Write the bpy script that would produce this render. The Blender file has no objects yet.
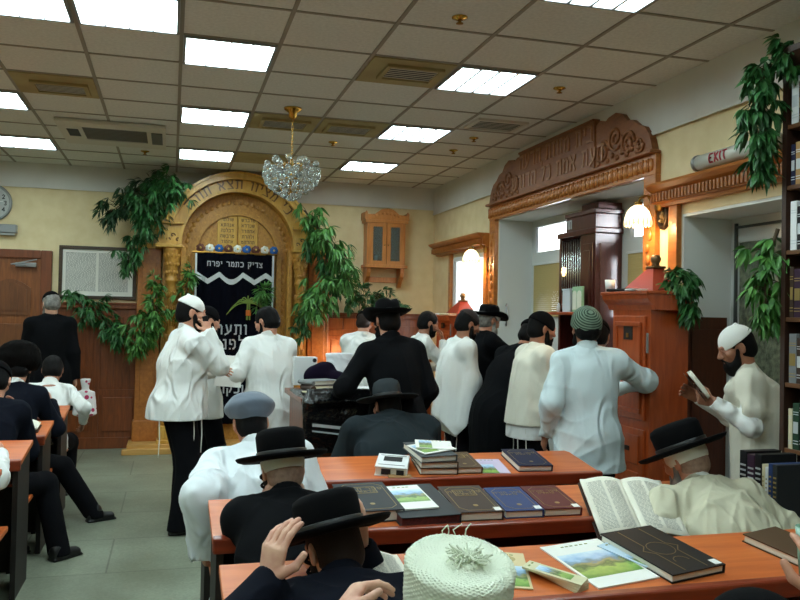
import bpy, bmesh, math, random
import numpy as np
from mathutils import Vector, Matrix, Euler
random.seed(7)
SC = bpy.context.scene
COL = SC.collection
PI = math.pi

# ------------------------------------------------------------ materials
def lin(c):
    out = []
    for v in c[:3]:
        v = v / 255.0
        out.append(v / 12.92 if v <= 0.04045 else ((v + 0.055) / 1.055) ** 2.4)
    return (*out, 1.0)

MATS = {}
def mat(name, rgb, rough=0.7, metal=0.0, noise=None, bump=None, wrinkle=None, spec=None, sheen=0.0, trans=0.0, ior=1.45, emit=None, coat=0.0):
    """noise=(scale, rgb2, detail) mixes a second colour; bump=(scale, strength, distance)"""
    if name in MATS: return MATS[name]
    m = bpy.data.materials.new(name); m.use_nodes = True
    nt = m.node_tree; b = nt.nodes['Principled BSDF']
    b.inputs['Base Color'].default_value = lin(rgb)
    b.inputs['Roughness'].default_value = rough
    b.inputs['Metallic'].default_value = metal
    if spec is not None: b.inputs['Specular IOR Level'].default_value = spec
    if sheen: b.inputs['Sheen Weight'].default_value = sheen
    if coat: b.inputs['Coat Weight'].default_value = coat; b.inputs['Coat Roughness'].default_value = .15
    if trans: b.inputs['Transmission Weight'].default_value = trans; b.inputs['IOR'].default_value = ior
    if emit:
        b.inputs['Emission Color'].default_value = lin(emit[0]); b.inputs['Emission Strength'].default_value = emit[1]
    tc = nt.nodes.new('ShaderNodeTexCoord')
    if noise:
        n = nt.nodes.new('ShaderNodeTexNoise'); n.inputs['Scale'].default_value = noise[0]
        n.inputs['Detail'].default_value = noise[2] if len(noise) > 2 else 3
        r = nt.nodes.new('ShaderNodeValToRGB'); r.color_ramp.elements[0].position = .35; r.color_ramp.elements[1].position = .65
        r.color_ramp.elements[0].color = lin(rgb); r.color_ramp.elements[1].color = lin(noise[1])
        nt.links.new(tc.outputs['Object'], n.inputs['Vector']); nt.links.new(n.outputs['Fac'], r.inputs['Fac'])
        nt.links.new(r.outputs['Color'], b.inputs['Base Color'])
    if bump:
        n2 = nt.nodes.new('ShaderNodeTexNoise'); n2.inputs['Scale'].default_value = bump[0]; n2.inputs['Detail'].default_value = 4
        bp = nt.nodes.new('ShaderNodeBump'); bp.inputs['Strength'].default_value = bump[1]; bp.inputs['Distance'].default_value = bump[2]
        nt.links.new(tc.outputs['Object'], n2.inputs['Vector']); nt.links.new(n2.outputs['Fac'], bp.inputs['Height'])
        nt.links.new(bp.outputs['Normal'], b.inputs['Normal'])
        if wrinkle:
            mp = nt.nodes.new('ShaderNodeMapping'); mp.inputs['Scale'].default_value = (1, 1, .45); mp.inputs['Rotation'].default_value = (0, .5, .3)
            n3 = nt.nodes.new('ShaderNodeTexNoise'); n3.inputs['Scale'].default_value = wrinkle[0]; n3.inputs['Detail'].default_value = 3; n3.inputs['Distortion'].default_value = 1.4
            try: n3.noise_type = 'RIDGED_MULTIFRACTAL'
            except Exception: pass
            b2 = nt.nodes.new('ShaderNodeBump'); b2.inputs['Strength'].default_value = wrinkle[1]; b2.inputs['Distance'].default_value = wrinkle[2]
            nt.links.new(tc.outputs['Object'], mp.inputs['Vector']); nt.links.new(mp.outputs['Vector'], n3.inputs['Vector']); nt.links.new(n3.outputs['Fac'], b2.inputs['Height']); nt.links.new(b2.outputs['Normal'], bp.inputs['Normal'])
    MATS[name] = m
    return m

def wood(name, c1, c2, stretch=(1, 1, 8), scale=3.0, rough=0.35, coat=0.0, bump=0.05):
    """grain runs along the axis whose stretch is smallest"""
    m = bpy.data.materials.new(name); m.use_nodes = True
    nt = m.node_tree; b = nt.nodes['Principled BSDF']; b.inputs['Roughness'].default_value = rough
    if coat: b.inputs['Coat Weight'].default_value = coat; b.inputs['Coat Roughness'].default_value = .2
    tc = nt.nodes.new('ShaderNodeTexCoord'); mp = nt.nodes.new('ShaderNodeMapping'); mp.inputs['Scale'].default_value = stretch
    n = nt.nodes.new('ShaderNodeTexNoise'); n.inputs['Scale'].default_value = scale; n.inputs['Detail'].default_value = 6; n.inputs['Distortion'].default_value = .6
    r = nt.nodes.new('ShaderNodeValToRGB'); r.color_ramp.elements[0].position = .3; r.color_ramp.elements[1].position = .7
    r.color_ramp.elements[0].color = lin(c1); r.color_ramp.elements[1].color = lin(c2)
    bp = nt.nodes.new('ShaderNodeBump'); bp.inputs['Strength'].default_value = bump * 4; bp.inputs['Distance'].default_value = .002
    L = nt.links.new
    L(tc.outputs['Object'], mp.inputs['Vector']); L(mp.outputs['Vector'], n.inputs['Vector']); L(n.outputs['Fac'], r.inputs['Fac'])
    L(r.outputs['Color'], b.inputs['Base Color']); L(n.outputs['Fac'], bp.inputs['Height']); L(bp.outputs['Normal'], b.inputs['Normal'])
    MATS[name] = m
    return m

# ------------------------------------------------------------ object helpers
def tag(o, label=None, cat=None, group=None, kind=None):
    if label: o['label'] = label
    if cat: o['category'] = cat
    if group: o['group'] = group
    if kind: o['kind'] = kind
    return o

def thing(name, label, cat, loc=(0, 0, 0), rz=0.0, group=None):
    o = bpy.data.objects.new(name, None); COL.objects.link(o)
    o.empty_display_size = .05
    o.location = loc; o.rotation_euler = (0, 0, rz)
    return tag(o, label, cat, group)

def link_mesh(name, me, m, parent=None):
    if m is not None and len(me.materials) == 0: me.materials.append(m)
    o = bpy.data.objects.new(name, me); COL.objects.link(o)
    if parent is not None: o.parent = parent
    return o

def copy_tree(o, parent=None):
    c = o.copy(); COL.objects.link(c)
    if parent is not None: c.parent = parent
    for ch in list(o.children): copy_tree(ch, c)
    return c

class MB:
    """collects shapes; build() links them as one mesh object"""
    def __init__(s): s.bm = bmesh.new()
    def _t(s, vs, M):
        if M is not None:
            for v in vs: v.co = M @ v.co
    def box(s, x0, x1, y0, y1, z0, z1, bev=0.0, M=None):
        co = [(x, y, z) for z in (z0, z1) for y in (y0, y1) for x in (x0, x1)]
        vs = [s.bm.verts.new(c) for c in co]
        fs = [s.bm.faces.new([vs[i] for i in f]) for f in ((0, 2, 3, 1), (4, 5, 7, 6), (0, 1, 5, 4), (2, 6, 7, 3), (0, 4, 6, 2), (1, 3, 7, 5))]
        s._t(vs, M)
        if bev > 0:
            es = list({e for f in fs for e in f.edges})
            bmesh.ops.bevel(s.bm, geom=es, offset=bev, segments=2, affect='EDGES', profile=.5)
        return s
    def tube(s, pts, r, seg=8, cap=True, M=None):
        pts = [Vector(p) for p in pts]; n = len(pts)
        rr = r if isinstance(r, (list, tuple)) else [r] * n
        rings = []; up = Vector((0, 0, 1))
        prev = None
        for i, p in enumerate(pts):
            d = (pts[min(i + 1, n - 1)] - pts[max(i - 1, 0)])
            d = d.normalized() if d.length > 1e-9 else Vector((0, 0, 1))
            if prev is None:
                a = d.cross(up)
                if a.length < .05: a = d.cross(Vector((1, 0, 0)))
            else:
                a = prev - d * prev.dot(d)
                if a.length < 1e-6: a = d.orthogonal()
            a.normalize(); prev = a; b = d.cross(a)
            rings.append([s.bm.verts.new(p + (a * math.cos(2 * PI * k / seg) + b * math.sin(2 * PI * k / seg)) * rr[i]) for k in range(seg)])
        for i in range(n - 1):
            for k in range(seg):
                s.bm.faces.new((rings[i][k], rings[i][(k + 1) % seg], rings[i + 1][(k + 1) % seg], rings[i + 1][k]))
        if cap:
            s.bm.faces.new(rings[0][::-1]); s.bm.faces.new(rings[-1])
        s._t([v for R in rings for v in R], M)
        return s
    def lathe(s, prof, seg=24, c=(0, 0, 0), sx=1.0, sy=1.0, M=None, closed=False):
        rings = []; allv = []
        for (r, z) in prof:
            if r < 1e-5:
                v = s.bm.verts.new((c[0], c[1], c[2] + z)); rings.append([v]); allv.append(v)
            else:
                R = [s.bm.verts.new((c[0] + r * sx * math.cos(2 * PI * k / seg), c[1] + r * sy * math.sin(2 * PI * k / seg), c[2] + z)) for k in range(seg)]
                rings.append(R); allv += R
        pairs = [(rings[i], rings[i + 1]) for i in range(len(rings) - 1)]
        if closed: pairs.append((rings[-1], rings[0]))
        for A, B in pairs:
            for k in range(seg):
                k2 = (k + 1) % seg
                if len(A) == 1 and len(B) == 1: continue
                if len(A) == 1: s.bm.faces.new((A[0], B[k2], B[k]))
                elif len(B) == 1: s.bm.faces.new((A[k], A[k2], B[0]))
                else: s.bm.faces.new((A[k], A[k2], B[k2], B[k]))
        if not closed:
            if len(rings[0]) > 1: s.bm.faces.new(rings[0][::-1])
            if len(rings[-1]) > 1: s.bm.faces.new(rings[-1])
        s._t(allv, M)
        return s
    def prism(s, poly, a, b, axis='y', M=None):
        """poly: list of 2-D points; axis y: (x,z) polygon extruded y a..b; axis x: (y,z); axis z: (x,y)"""
        def P(u, w, t): return {'y': (u, t, w), 'x': (t, u, w), 'z': (u, w, t)}[axis]
        A = [s.bm.verts.new(P(u, w, a)) for u, w in poly]; B = [s.bm.verts.new(P(u, w, b)) for u, w in poly]
        n = len(poly)
        s.bm.faces.new(A); s.bm.faces.new(B[::-1])
        for i in range(n): s.bm.faces.new((A[i], B[i], B[(i + 1) % n], A[(i + 1) % n]))
        s._t(A + B, M)
        return s
    def band(s, outer, inner, a, b, axis='y', M=None, close=False):
        """solid strip between two 2-D curves with the same number of points"""
        n = len(outer)
        def P(u, w, t): return {'y': (u, t, w), 'x': (t, u, w), 'z': (u, w, t)}[axis]
        q = [[s.bm.verts.new(P(*p, t)) for p in c] for c in (outer, inner) for t in (a, b)]
        oa, ob, ia, ib = q
        rng = range(n) if close else range(n - 1)
        for i in rng:
            j = (i + 1) % n
            for f in ((oa[i], oa[j], ia[j], ia[i]), (ob[i], ib[i], ib[j], ob[j]), (oa[i], ob[i], ob[j], oa[j]), (ia[i], ia[j], ib[j], ib[i])):
                s.bm.faces.new(f)
        if not close:
            s.bm.faces.new((oa[0], ia[0], ib[0], ob[0])); s.bm.faces.new((oa[-1], ob[-1], ib[-1], ia[-1]))
        s._t([v for L in q for v in L], M)
        return s
    def ball(s, c, r, seg=12, sc=(1, 1, 1), M=None):
        g = bmesh.ops.create_uvsphere(s.bm, u_segments=seg, v_segments=max(6, seg // 2 + 2), radius=r)
        for v in g['verts']: v.co = Vector((v.co.x * sc[0] + c[0], v.co.y * sc[1] + c[1], v.co.z * sc[2] + c[2]))
        s._t(g['verts'], M)
        return s
    def quadgrid(s, fn, nu, nv, M=None, wrap=False):
        """grid of points fn(u,v)"""
        V = [[s.bm.verts.new(fn(i / nu, j / nv)) for j in range(nv + 1)] for i in range(nu + 1)]
        for i in range(nu):
            for j in range(nv): s.bm.faces.new((V[i][j], V[i + 1][j], V[i + 1][j + 1], V[i][j + 1]))
        s._t([v for r in V for v in r], M)
        return s
    def build(s, name, m, parent=None, smooth=False, loc=None, mats=None):
        bmesh.ops.recalc_face_normals(s.bm, faces=s.bm.faces[:])
        me = bpy.data.meshes.new(name); s.bm.to_mesh(me); s.bm.free()
        if smooth: me.shade_smooth()
        o = link_mesh(name, me, m, parent)
        if loc is not None: o.location = loc
        return o

def struct(name, mb, m, parent=None, smooth=False):
    o = mb.build(name, m, parent, smooth)
    if parent is None: o['kind'] = 'structure'
    return o

# ------------------------------------------------------------ Hebrew letters as pen strokes (unit box, drawn left to right as seen)
HEB = {
 'א': (.8, [[(.05, 1), (.75, 0)], [(.7, 1), (.66, .72), (.5, .52)], [(.1, 0), (.12, .35), (.3, .62)]]),
 'ב': (.75, [[(.05, 1), (.55, 1), (.6, .85), (.6, .0)], [(.0, 0), (.75, 0)]]),
 'ג': (.5, [[(.1, 1), (.35, 1), (.4, 0)], [(.38, .3), (.05, 0)]]),
 'ד': (.72, [[(0, 1), (.72, 1)], [(.58, 1), (.58, 0)]]),
 'ה': (.75, [[(.02, 1), (.7, 1), (.7, 0)], [(.1, .65), (.1, 0)]]),
 'ו': (.25, [[(.0, 1), (.18, 1), (.18, 0)]]),
 'ז': (.4, [[(0, 1), (.4, 1)], [(.2, 1), (.24, 0)]]),
 'ח': (.75, [[(.1, 0), (.1, 1), (.7, 1), (.7, 0)]]),
 'ט': (.75, [[(.25, .9), (.1, 1), (.06, .1), (.3, 0), (.6, .05), (.7, .5), (.6, 1), (.42, .85)]]),
 'י': (.25, [[(.0, 1), (.2, 1), (.18, .55)]]),
 'כ': (.7, [[(.05, 1), (.5, 1), (.65, .8), (.65, .2), (.5, 0), (.05, 0)]]),
 'ך': (.65, [[(0, 1), (.55, 1), (.55, -.4)]]),
 'ל': (.65, [[(.1, 1.5), (.1, 1), (.6, 1), (.6, .6), (.3, 0)]]),
 'מ': (.75, [[(.05, 1), (.2, .7), (.05, 0)], [(.2, .8), (.5, 1), (.68, .75), (.68, 0), (.35, 0)]]),
 'ם': (.75, [[(.05, 1), (.65, 1), (.65, 0), (.12, 0), (.12, 1)]]),
 'נ': (.5, [[(.15, 1), (.4, 1), (.42, 0), (.02, 0)]]),
 'ן': (.25, [[(0, 1), (.18, 1), (.18, -.4)]]),
 'ס': (.75, [[(.02, 1), (.68, 1), (.66, .3), (.4, 0), (.2, .2), (.14, 1)]]),
 'ע': (.75, [[(.12, 1), (.3, .3)], [(.65, 1), (.6, .4), (.3, .1), (0, -.08)]]),
 'פ': (.72, [[(.28, .5), (.08, .55), (.08, 1), (.5, 1), (.66, .8), (.66, .2), (.5, 0), (.05, 0)]]),
 'צ': (.7, [[(.05, 1), (.62, .1)], [(.62, 1), (.58, .65), (.38, .55)], [(.0, 0), (.66, 0)]]),
 'ק': (.75, [[(.02, 1), (.68, 1), (.62, .5), (.42, .1)], [(.12, .6), (.12, -.4)]]),
 'ר': (.7, [[(.02, 1), (.5, 1), (.62, .82), (.62, 0)]]),
 'ש': (.9, [[(.06, 1), (.16, .1), (.45, 0), (.72, .15), (.84, 1)], [(.45, 1), (.42, .5), (.2, .3)]]),
 'ת': (.8, [[(.02, 1), (.7, 1), (.7, 0)], [(.2, 1), (.18, 0), (.0, 0)]]),
 'E': (.62, [[(.55, 1), (.05, 1), (.05, 0), (.55, 0)], [(.05, .5), (.45, .5)]]),
 'X': (.7, [[(.03, 1), (.63, 0)], [(.63, 1), (.03, 0)]]),
 'I': (.2, [[(.1, 1), (.1, 0)]]),
 'T': (.66, [[(0, 1), (.62, 1)], [(.31, 1), (.31, 0)]]),
 '1': (.3, [[(0, .8), (.2, 1), (.2, 0)]]), '2': (.6, [[(0, .8), (.2, 1), (.5, .85), (.45, .55), (0, 0), (.55, 0)]]),
 '3': (.55, [[(0, .95), (.4, 1), (.5, .75), (.2, .52), (.5, .3), (.4, 0), (0, .05)]]), '4': (.6, [[(.45, 0), (.45, 1), (0, .3), (.6, .3)]]),
 '6': (.55, [[(.45, 1), (.1, .6), (.05, .2), (.3, 0), (.5, .25), (.3, .5), (.08, .35)]]), '9': (.55, [[(.1, 0), (.45, .4), (.5, .8), (.25, 1), (.03, .75), (.25, .5), (.48, .65)]]),
 '5': (.55, [[(.5, 1), (.08, 1), (.05, .6), (.35, .62), (.5, .3), (.35, 0), (0, .05)]]), '7': (.55, [[(0, 1), (.5, 1), (.2, 0)]]), '8': (.55, [[(.25, .52), (.05, .75), (.25, 1), (.47, .75), (.25, .52), (.02, .25), (.25, 0), (.5, .25), (.25, .52)]]), '0': (.55, [[(.25, 1), (.03, .5), (.25, 0), (.48, .5), (.25, 1)]]),
 ' ': (.4, []),
}
def text_width(s, size, gap=.22):
    return sum((HEB[c][0] + gap) * size for c in s) - gap * size
def heb_strokes(s, size, gap=.22):
    """list of polylines, s in reading order (right to left), centred on x=0, baseline 0"""
    w = text_width(s, size, gap); x = w / 2; out = []
    for c in s:
        cw, st = HEB[c]; x -= cw * size
        for pl in st: out.append([(x + px * size, pz * size) for px, pz in pl])
        x -= gap * size
    return out
def lat_strokes(s, size, gap=.22):
    w = text_width(s, size, gap); x = -w / 2; out = []
    for c in s:
        cw, st = HEB[c]
        for pl in st: out.append([(x + px * size, pz * size) for px, pz in pl])
        x += (cw + gap) * size
    return out
def pen(mb, polylines, wid, dep, place, hv=1.0):
    """flat raised pen strokes; place(u,w,d) -> 3-D point, d = height above the surface"""
    for pl in polylines:
        for (a, b) in zip(pl[:-1], pl[1:]):
            dx, dz = b[0] - a[0], b[1] - a[1]; L = math.hypot(dx, dz)
            if L < 1e-6: continue
            nx, nz = -dz / L * wid / 2, dx / L * wid / 2 * hv
            ex, ez = dx / L * wid * .3, dz / L * wid * .3
            q = [(a[0] - ex + nx, a[1] - ez + nz), (b[0] + ex + nx, b[1] + ez + nz), (b[0] + ex - nx, b[1] + ez - nz), (a[0] - ex - nx, a[1] - ez - nz)]
            lo = [mb.bm.verts.new(place(u, w, 0)) for u, w in q]; hi = [mb.bm.verts.new(place(u, w, dep)) for u, w in q]
            mb.bm.faces.new(hi)
            for i in range(4): mb.bm.faces.new((lo[i], lo[(i + 1) % 4], hi[(i + 1) % 4], hi[i]))
    return mb

# ------------------------------------------------------------ signed-distance modelling
V3 = lambda *a: np.array(a, dtype=np.float64)
def nrm(v):
    v = np.asarray(v, float); n = np.linalg.norm(v); return v / n if n > 1e-9 else v
class SDF:
    def __init__(s): s.pr = []; s.cuts = []; s.disp = None
    def rc(s, a, b, ra, rb, k=.02, op='u'):
        a, b = np.asarray(a, float), np.asarray(b, float); ab = b - a; L2 = max(ab @ ab, 1e-9)
        def f(x, y, z):
            px, py, pz = x - a[0], y - a[1], z - a[2]
            t = np.clip((px * ab[0] + py * ab[1] + pz * ab[2]) / L2, 0, 1)
            return np.sqrt((px - t * ab[0]) ** 2 + (py - t * ab[1]) ** 2 + (pz - t * ab[2]) ** 2) - (ra + t * (rb - ra))
        r = max(ra, rb); s.pr.append((f, np.minimum(a, b) - r, np.maximum(a, b) + r, k, op)); return s
    def ell(s, c, r, R=None, k=.02, op='u'):
        c = np.asarray(c, float); r = np.asarray(r, float); R = np.eye(3) if R is None else np.asarray(R)
        def f(x, y, z):
            px, py, pz = x - c[0], y - c[1], z - c[2]
            q = [(px * R[0, i] + py * R[1, i] + pz * R[2, i]) for i in range(3)]
            k0 = np.sqrt(sum((q[i] / r[i]) ** 2 for i in range(3)))
            k1 = np.sqrt(sum((q[i] / r[i] ** 2) ** 2 for i in range(3)))
            return np.where(k1 > 1e-6, k0 * (k0 - 1) / np.maximum(k1, 1e-6), -r.min())
        e = np.sqrt(((R * r) ** 2).sum(1)); s.pr.append((f, c - e, c + e, k, op)); return s
    def ecap(s, a, b, wa, da, wb, db, lat=(1, 0, 0), k=.03, end=.5, op='u'):
        """tapered elliptical capsule, w along lat, d across"""
        a, b = np.asarray(a, float), np.asarray(b, float); ax = nrm(b - a); L = np.linalg.norm(b - a)
        X = nrm(np.asarray(lat, float) - ax * (np.asarray(lat, float) @ ax)); Y = np.cross(ax, X)
        def f(x, y, z):
            px, py, pz = x - a[0], y - a[1], z - a[2]
            h = px * ax[0] + py * ax[1] + pz * ax[2]
            t = np.clip(h / L, 0, 1); vz = h - t * L
            w = wa + t * (wb - wa); d = da + t * (db - da)
            vx = px * X[0] + py * X[1] + pz * X[2]; vy = px * Y[0] + py * Y[1] + pz * Y[2]
            mn = np.minimum(w, d)
            k0 = np.sqrt((vx / w) ** 2 + (vy / d) ** 2 + (vz / (mn * end)) ** 2)
            k1 = np.sqrt((vx / w ** 2) ** 2 + (vy / d ** 2) ** 2 + (vz / (mn * end) ** 2) ** 2)
            return np.where(k1 > 1e-6, k0 * (k0 - 1) / np.maximum(k1, 1e-6), -mn)
        r = max(wa, da, wb, db); s.pr.append((f, np.minimum(a, b) - r, np.maximum(a, b) + r, k, op)); return s
    def loft(s, pts, ws, ds, lat=(1, 0, 0), k=.02, end=.4, ss=None, op='u'):
        """one smooth elliptical body along a gently bent spine"""
        pts = np.asarray(pts, float); a, b = pts[0], pts[-1]; ax = nrm(b - a); L = np.linalg.norm(b - a)
        X = nrm(np.asarray(lat, float) - ax * (np.asarray(lat, float) @ ax)); Y = np.cross(ax, X)
        u = (pts - a) @ ax / L; off = pts - a - np.outer(u * L, ax); ox, oy = off @ X, off @ Y
        T = np.linspace(0, 1, 96)
        def smooth(v):
            v = np.asarray(v, float); m = np.gradient(v, u); i = np.clip(np.searchsorted(u, T, 'right') - 1, 0, len(u) - 2)
            h = u[i + 1] - u[i]; t = (T - u[i]) / h
            return (2 * t ** 3 - 3 * t ** 2 + 1) * v[i] + (t ** 3 - 2 * t ** 2 + t) * h * m[i] + (-2 * t ** 3 + 3 * t ** 2) * v[i + 1] + (t ** 3 - t ** 2) * h * m[i + 1]
        tab = [smooth(q) for q in (ws, ds, ox, oy)]
        def f(x, y, z):
            px, py, pz = x - a[0], y - a[1], z - a[2]
            h = px * ax[0] + py * ax[1] + pz * ax[2]; t = np.clip(h / L, 0, 1)
            w, d, cx, cy = (np.interp(t, T, q) for q in tab)
            vx = px * X[0] + py * X[1] + pz * X[2] - cx; vy = px * Y[0] + py * Y[1] + pz * Y[2] - cy; vz = h - t * L
            mn = np.minimum(w, d)
            k0 = np.sqrt((vx / w) ** 2 + (vy / d) ** 2 + (vz / (mn * end)) ** 2)
            k1 = np.sqrt((vx / w ** 2) ** 2 + (vy / d ** 2) ** 2 + (vz / (mn * end) ** 2) ** 2)
            return np.where(k1 > 1e-6, k0 * (k0 - 1) / np.maximum(k1, 1e-6), -mn)
        r = max(max(ws), max(ds)) * 1.1; s.pr.append((f, pts.min(0) - r, pts.max(0) + r, k, op)); return s
    def cut(s, n, p):
        """remove what lies on the side n points to from p"""
        s.cuts.append((nrm(n), np.asarray(p, float))); return s
    def mesh(s, name, h, m, parent=None, smooth_it=0):
        un = [p for p in s.pr if p[4] == 'u']
        lo = np.min([p[1] for p in un], 0) - 3.2 * h - .012; hi = np.max([p[2] for p in un], 0) + 3.2 * h + .012
        n = np.ceil((hi - lo) / h).astype(int) + 1
        D = np.full(n, .08, np.float32)
        ax = [(lo[i] + h * np.arange(n[i])).astype(np.float32) for i in range(3)]
        for f, l, u, k, op in s.pr:
            mg = k + 2.5 * h + .01
            i0 = np.maximum(np.floor((l - mg - lo) / h).astype(int), 0); i1 = np.minimum(np.ceil((u + mg - lo) / h).astype(int) + 1, n)
            if (i1 <= i0).any(): continue
            sl = tuple(slice(i0[i], i1[i]) for i in range(3))
            X = ax[0][sl[0]][:, None, None]; Y = ax[1][sl[1]][None, :, None]; Z = ax[2][sl[2]][None, None, :]
            d = f(X, Y, Z).astype(np.float32); o = D[sl]
            if op == 'u':
                hh = np.maximum(k - np.abs(o - d), 0) / k
                D[sl] = np.minimum(o, d) - hh * hh * k * .25
            else:
                hh = np.maximum(k - np.abs(o + d), 0) / k
                D[sl] = np.maximum(o, -d) + hh * hh * k * .25
        if s.disp is not None:
            I = np.nonzero(np.abs(D) < .035)
            P = np.stack([ax[i][I[i]] for i in range(3)], 1)
            D[I] += s.disp(P).astype(np.float32)
        for nn, pp in s.cuts:
            d = nn[0] * (ax[0] - pp[0])[:, None, None] + nn[1] * (ax[1] - pp[1])[None, :, None] + nn[2] * (ax[2] - pp[2])[None, None, :]
            np.maximum(D, d.astype(np.float32), out=D)
        v, q = surface_nets(D, lo, h)
        return np_mesh(name, v, q, m, parent)

def surface_nets(D, lo, h):
    S = D < 0
    c = np.zeros(np.array(D.shape) - 1, np.int8)
    n0, n1, n2 = c.shape
    for dx in (0, 1):
        for dy in (0, 1):
            for dz in (0, 1): c += S[dx:dx + n0, dy:dy + n1, dz:dz + n2]
    act = (c > 0) & (c < 8)
    I, J, K = np.nonzero(act)
    idx = np.full(c.shape, -1, np.int32); idx[I, J, K] = np.arange(len(I))
    acc = np.zeros((len(I), 3)); cnt = np.zeros(len(I))
    corner = {(dx, dy, dz): D[I + dx, J + dy, K + dz].astype(np.float64) for dx in (0, 1) for dy in (0, 1) for dz in (0, 1)}
    for a, A in corner.items():
        for axis in range(3):
            if a[axis] == 1: continue
            b = list(a); b[axis] = 1; B = corner[tuple(b)]
            x = (A < 0) != (B < 0)
            t = np.where(x, A / np.where(x, A - B, 1), 0)
            for i in range(3):
                acc[:, i] += np.where(x, a[i] + (t if i == axis else 0), 0)
            cnt += x
    v = lo + h * (np.stack([I, J, K], 1) + acc / cnt[:, None])
    quads = []
    for axis in range(3):
        s0 = [slice(None)] * 3; s1 = [slice(None)] * 3
        s0[axis] = slice(0, -1); s1[axis] = slice(1, None)
        A = S[tuple(s0)]; B = S[tuple(s1)]
        X = np.stack(np.nonzero(A != B), 1)
        u, w = (axis + 1) % 3, (axis + 2) % 3
        X = X[(X[:, u] > 0) & (X[:, w] > 0) & (X[:, u] < c.shape[u]) & (X[:, w] < c.shape[w])]
        flip = A[X[:, 0], X[:, 1], X[:, 2]]
        def g(du, dw):
            Y = X.copy(); Y[:, u] -= du; Y[:, w] -= dw
            return idx[Y[:, 0], Y[:, 1], Y[:, 2]]
        q = np.stack([g(1, 1), g(0, 1), g(0, 0), g(1, 0)], 1)
        q[~flip] = q[~flip][:, ::-1]
        quads.append(q)
    return v, np.concatenate(quads)

def np_mesh(name, v, q, m, parent=None):
    me = bpy.data.meshes.new(name)
    me.vertices.add(len(v)); me.vertices.foreach_set('co', np.ascontiguousarray(v, np.float32).ravel())
    me.loops.add(q.size); me.loops.foreach_set('vertex_index', np.ascontiguousarray(q, np.int32).ravel())
    me.polygons.add(len(q)); me.polygons.foreach_set('loop_start', np.arange(0, q.size, 4, dtype=np.int32))
    me.update(calc_edges=True); me.validate(); me.shade_smooth()
    return link_mesh(name, me, m, parent)

def folds(seed, amp, fx=15.0, fz=7.0, n=5, sharp=.6):
    """wrinkle field: narrow creases along warped waves over a soft swell"""
    rs = np.random.RandomState(seed)
    K = rs.normal(size=(n, 3)) * np.array([fx, fx, fz]); ph = rs.uniform(0, 6.28, n)
    W = rs.normal(size=(n, 3)) * np.array([fx, fx, fz]) * .55; wp = rs.uniform(0, 6.28, n)
    Q = rs.normal(size=(n, 3)) * 5.0; qp = rs.uniform(0, 6.28, n)
    def f(P):
        t = 0
        for i in range(n):
            a = np.sin(P @ K[i] + ph[i] + 1.8 * np.sin(P @ W[i] + wp[i]))
            m = .5 + .5 * np.sin(P @ Q[i] + qp[i])
            t = t + (1.5 * sharp * m * (.3 - np.exp(-np.abs(a) * 3.2)) + (1 - sharp) * .6 * a)
        return amp * t / math.sqrt(n)
    return f
# ============================================================ people
def RX(a): c, s = math.cos(a), math.sin(a); return np.array([[1, 0, 0], [0, c, -s], [0, s, c]])
def RY(a): c, s = math.cos(a), math.sin(a); return np.array([[c, 0, s], [0, 1, 0], [-s, 0, c]])
def RZ(a): c, s = math.cos(a), math.sin(a); return np.array([[c, -s, 0], [s, c, 0], [0, 0, 1]])
RAD = math.radians

def ik(a, t, l1, l2, hint):
    a, t = np.asarray(a, float), np.asarray(t, float); d = t - a; D = np.linalg.norm(d)
    D2 = min(max(D, abs(l1 - l2) + .01), (l1 + l2) * .998); u = nrm(d)
    t = a + u * D2
    c = (l1 * l1 + D2 * D2 - l2 * l2) / (2 * D2); hgt = math.sqrt(max(l1 * l1 - c * c, 0))
    hh = np.asarray(hint, float); hh = nrm(hh - u * (hh @ u))
    return a + u * c + hh * hgt, t

def head_sdf(S, c, R, k=1.0):
    P = lambda x, y, z: c + R @ (V3(x, y, z) * k)
    S.ell(P(0, -.014, .028), V3(.076, .096, .088) * k, R, .02)
    S.ell(P(0, .028, -.035), V3(.059, .064, .078) * k, R, .03)
    S.ell(P(0, .05, -.085), V3(.036, .036, .032) * k, R, .03)
    S.rc(P(-.034, .083, .024), P(.034, .083, .024), .012 * k, .012 * k, .02)
    S.rc(P(0, .09, .012), P(0, .111, -.027), .008 * k, .013 * k, .012)
    S.ell(P(-.014, .1, -.031), V3(.009, .010, .008) * k, R, .008); S.ell(P(.014, .1, -.031), V3(.009, .010, .008) * k, R, .008)
    for sx in (-1, 1):
        S.ell(P(.033 * sx, .099, .004), V3(.017, .012, .011) * k, R, .01, 's')
        S.ell(P(.033 * sx, .083, .003), V3(.014, .012, .011) * k, R, .004)
        S.ell(P(.05 * sx, .06, -.02), V3(.02, .025, .02) * k, R, .02)
        RR = R @ RZ(.35 * sx)
        S.ell(P(.079 * sx, -.012, -.004), V3(.011, .019, .033) * k, RR, .008)
        S.ell(P(.09 * sx, -.008, -.002), V3(.008, .010, .019) * k, RR, .006, 's')
    S.rc(P(-.02, .088, -.056), P(.02, .088, -.056), .0075 * k, .0075 * k, .008)
    S.rc(P(-.017, .087, -.068), P(.017, .087, -.068), .008 * k, .008 * k, .008)

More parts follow.
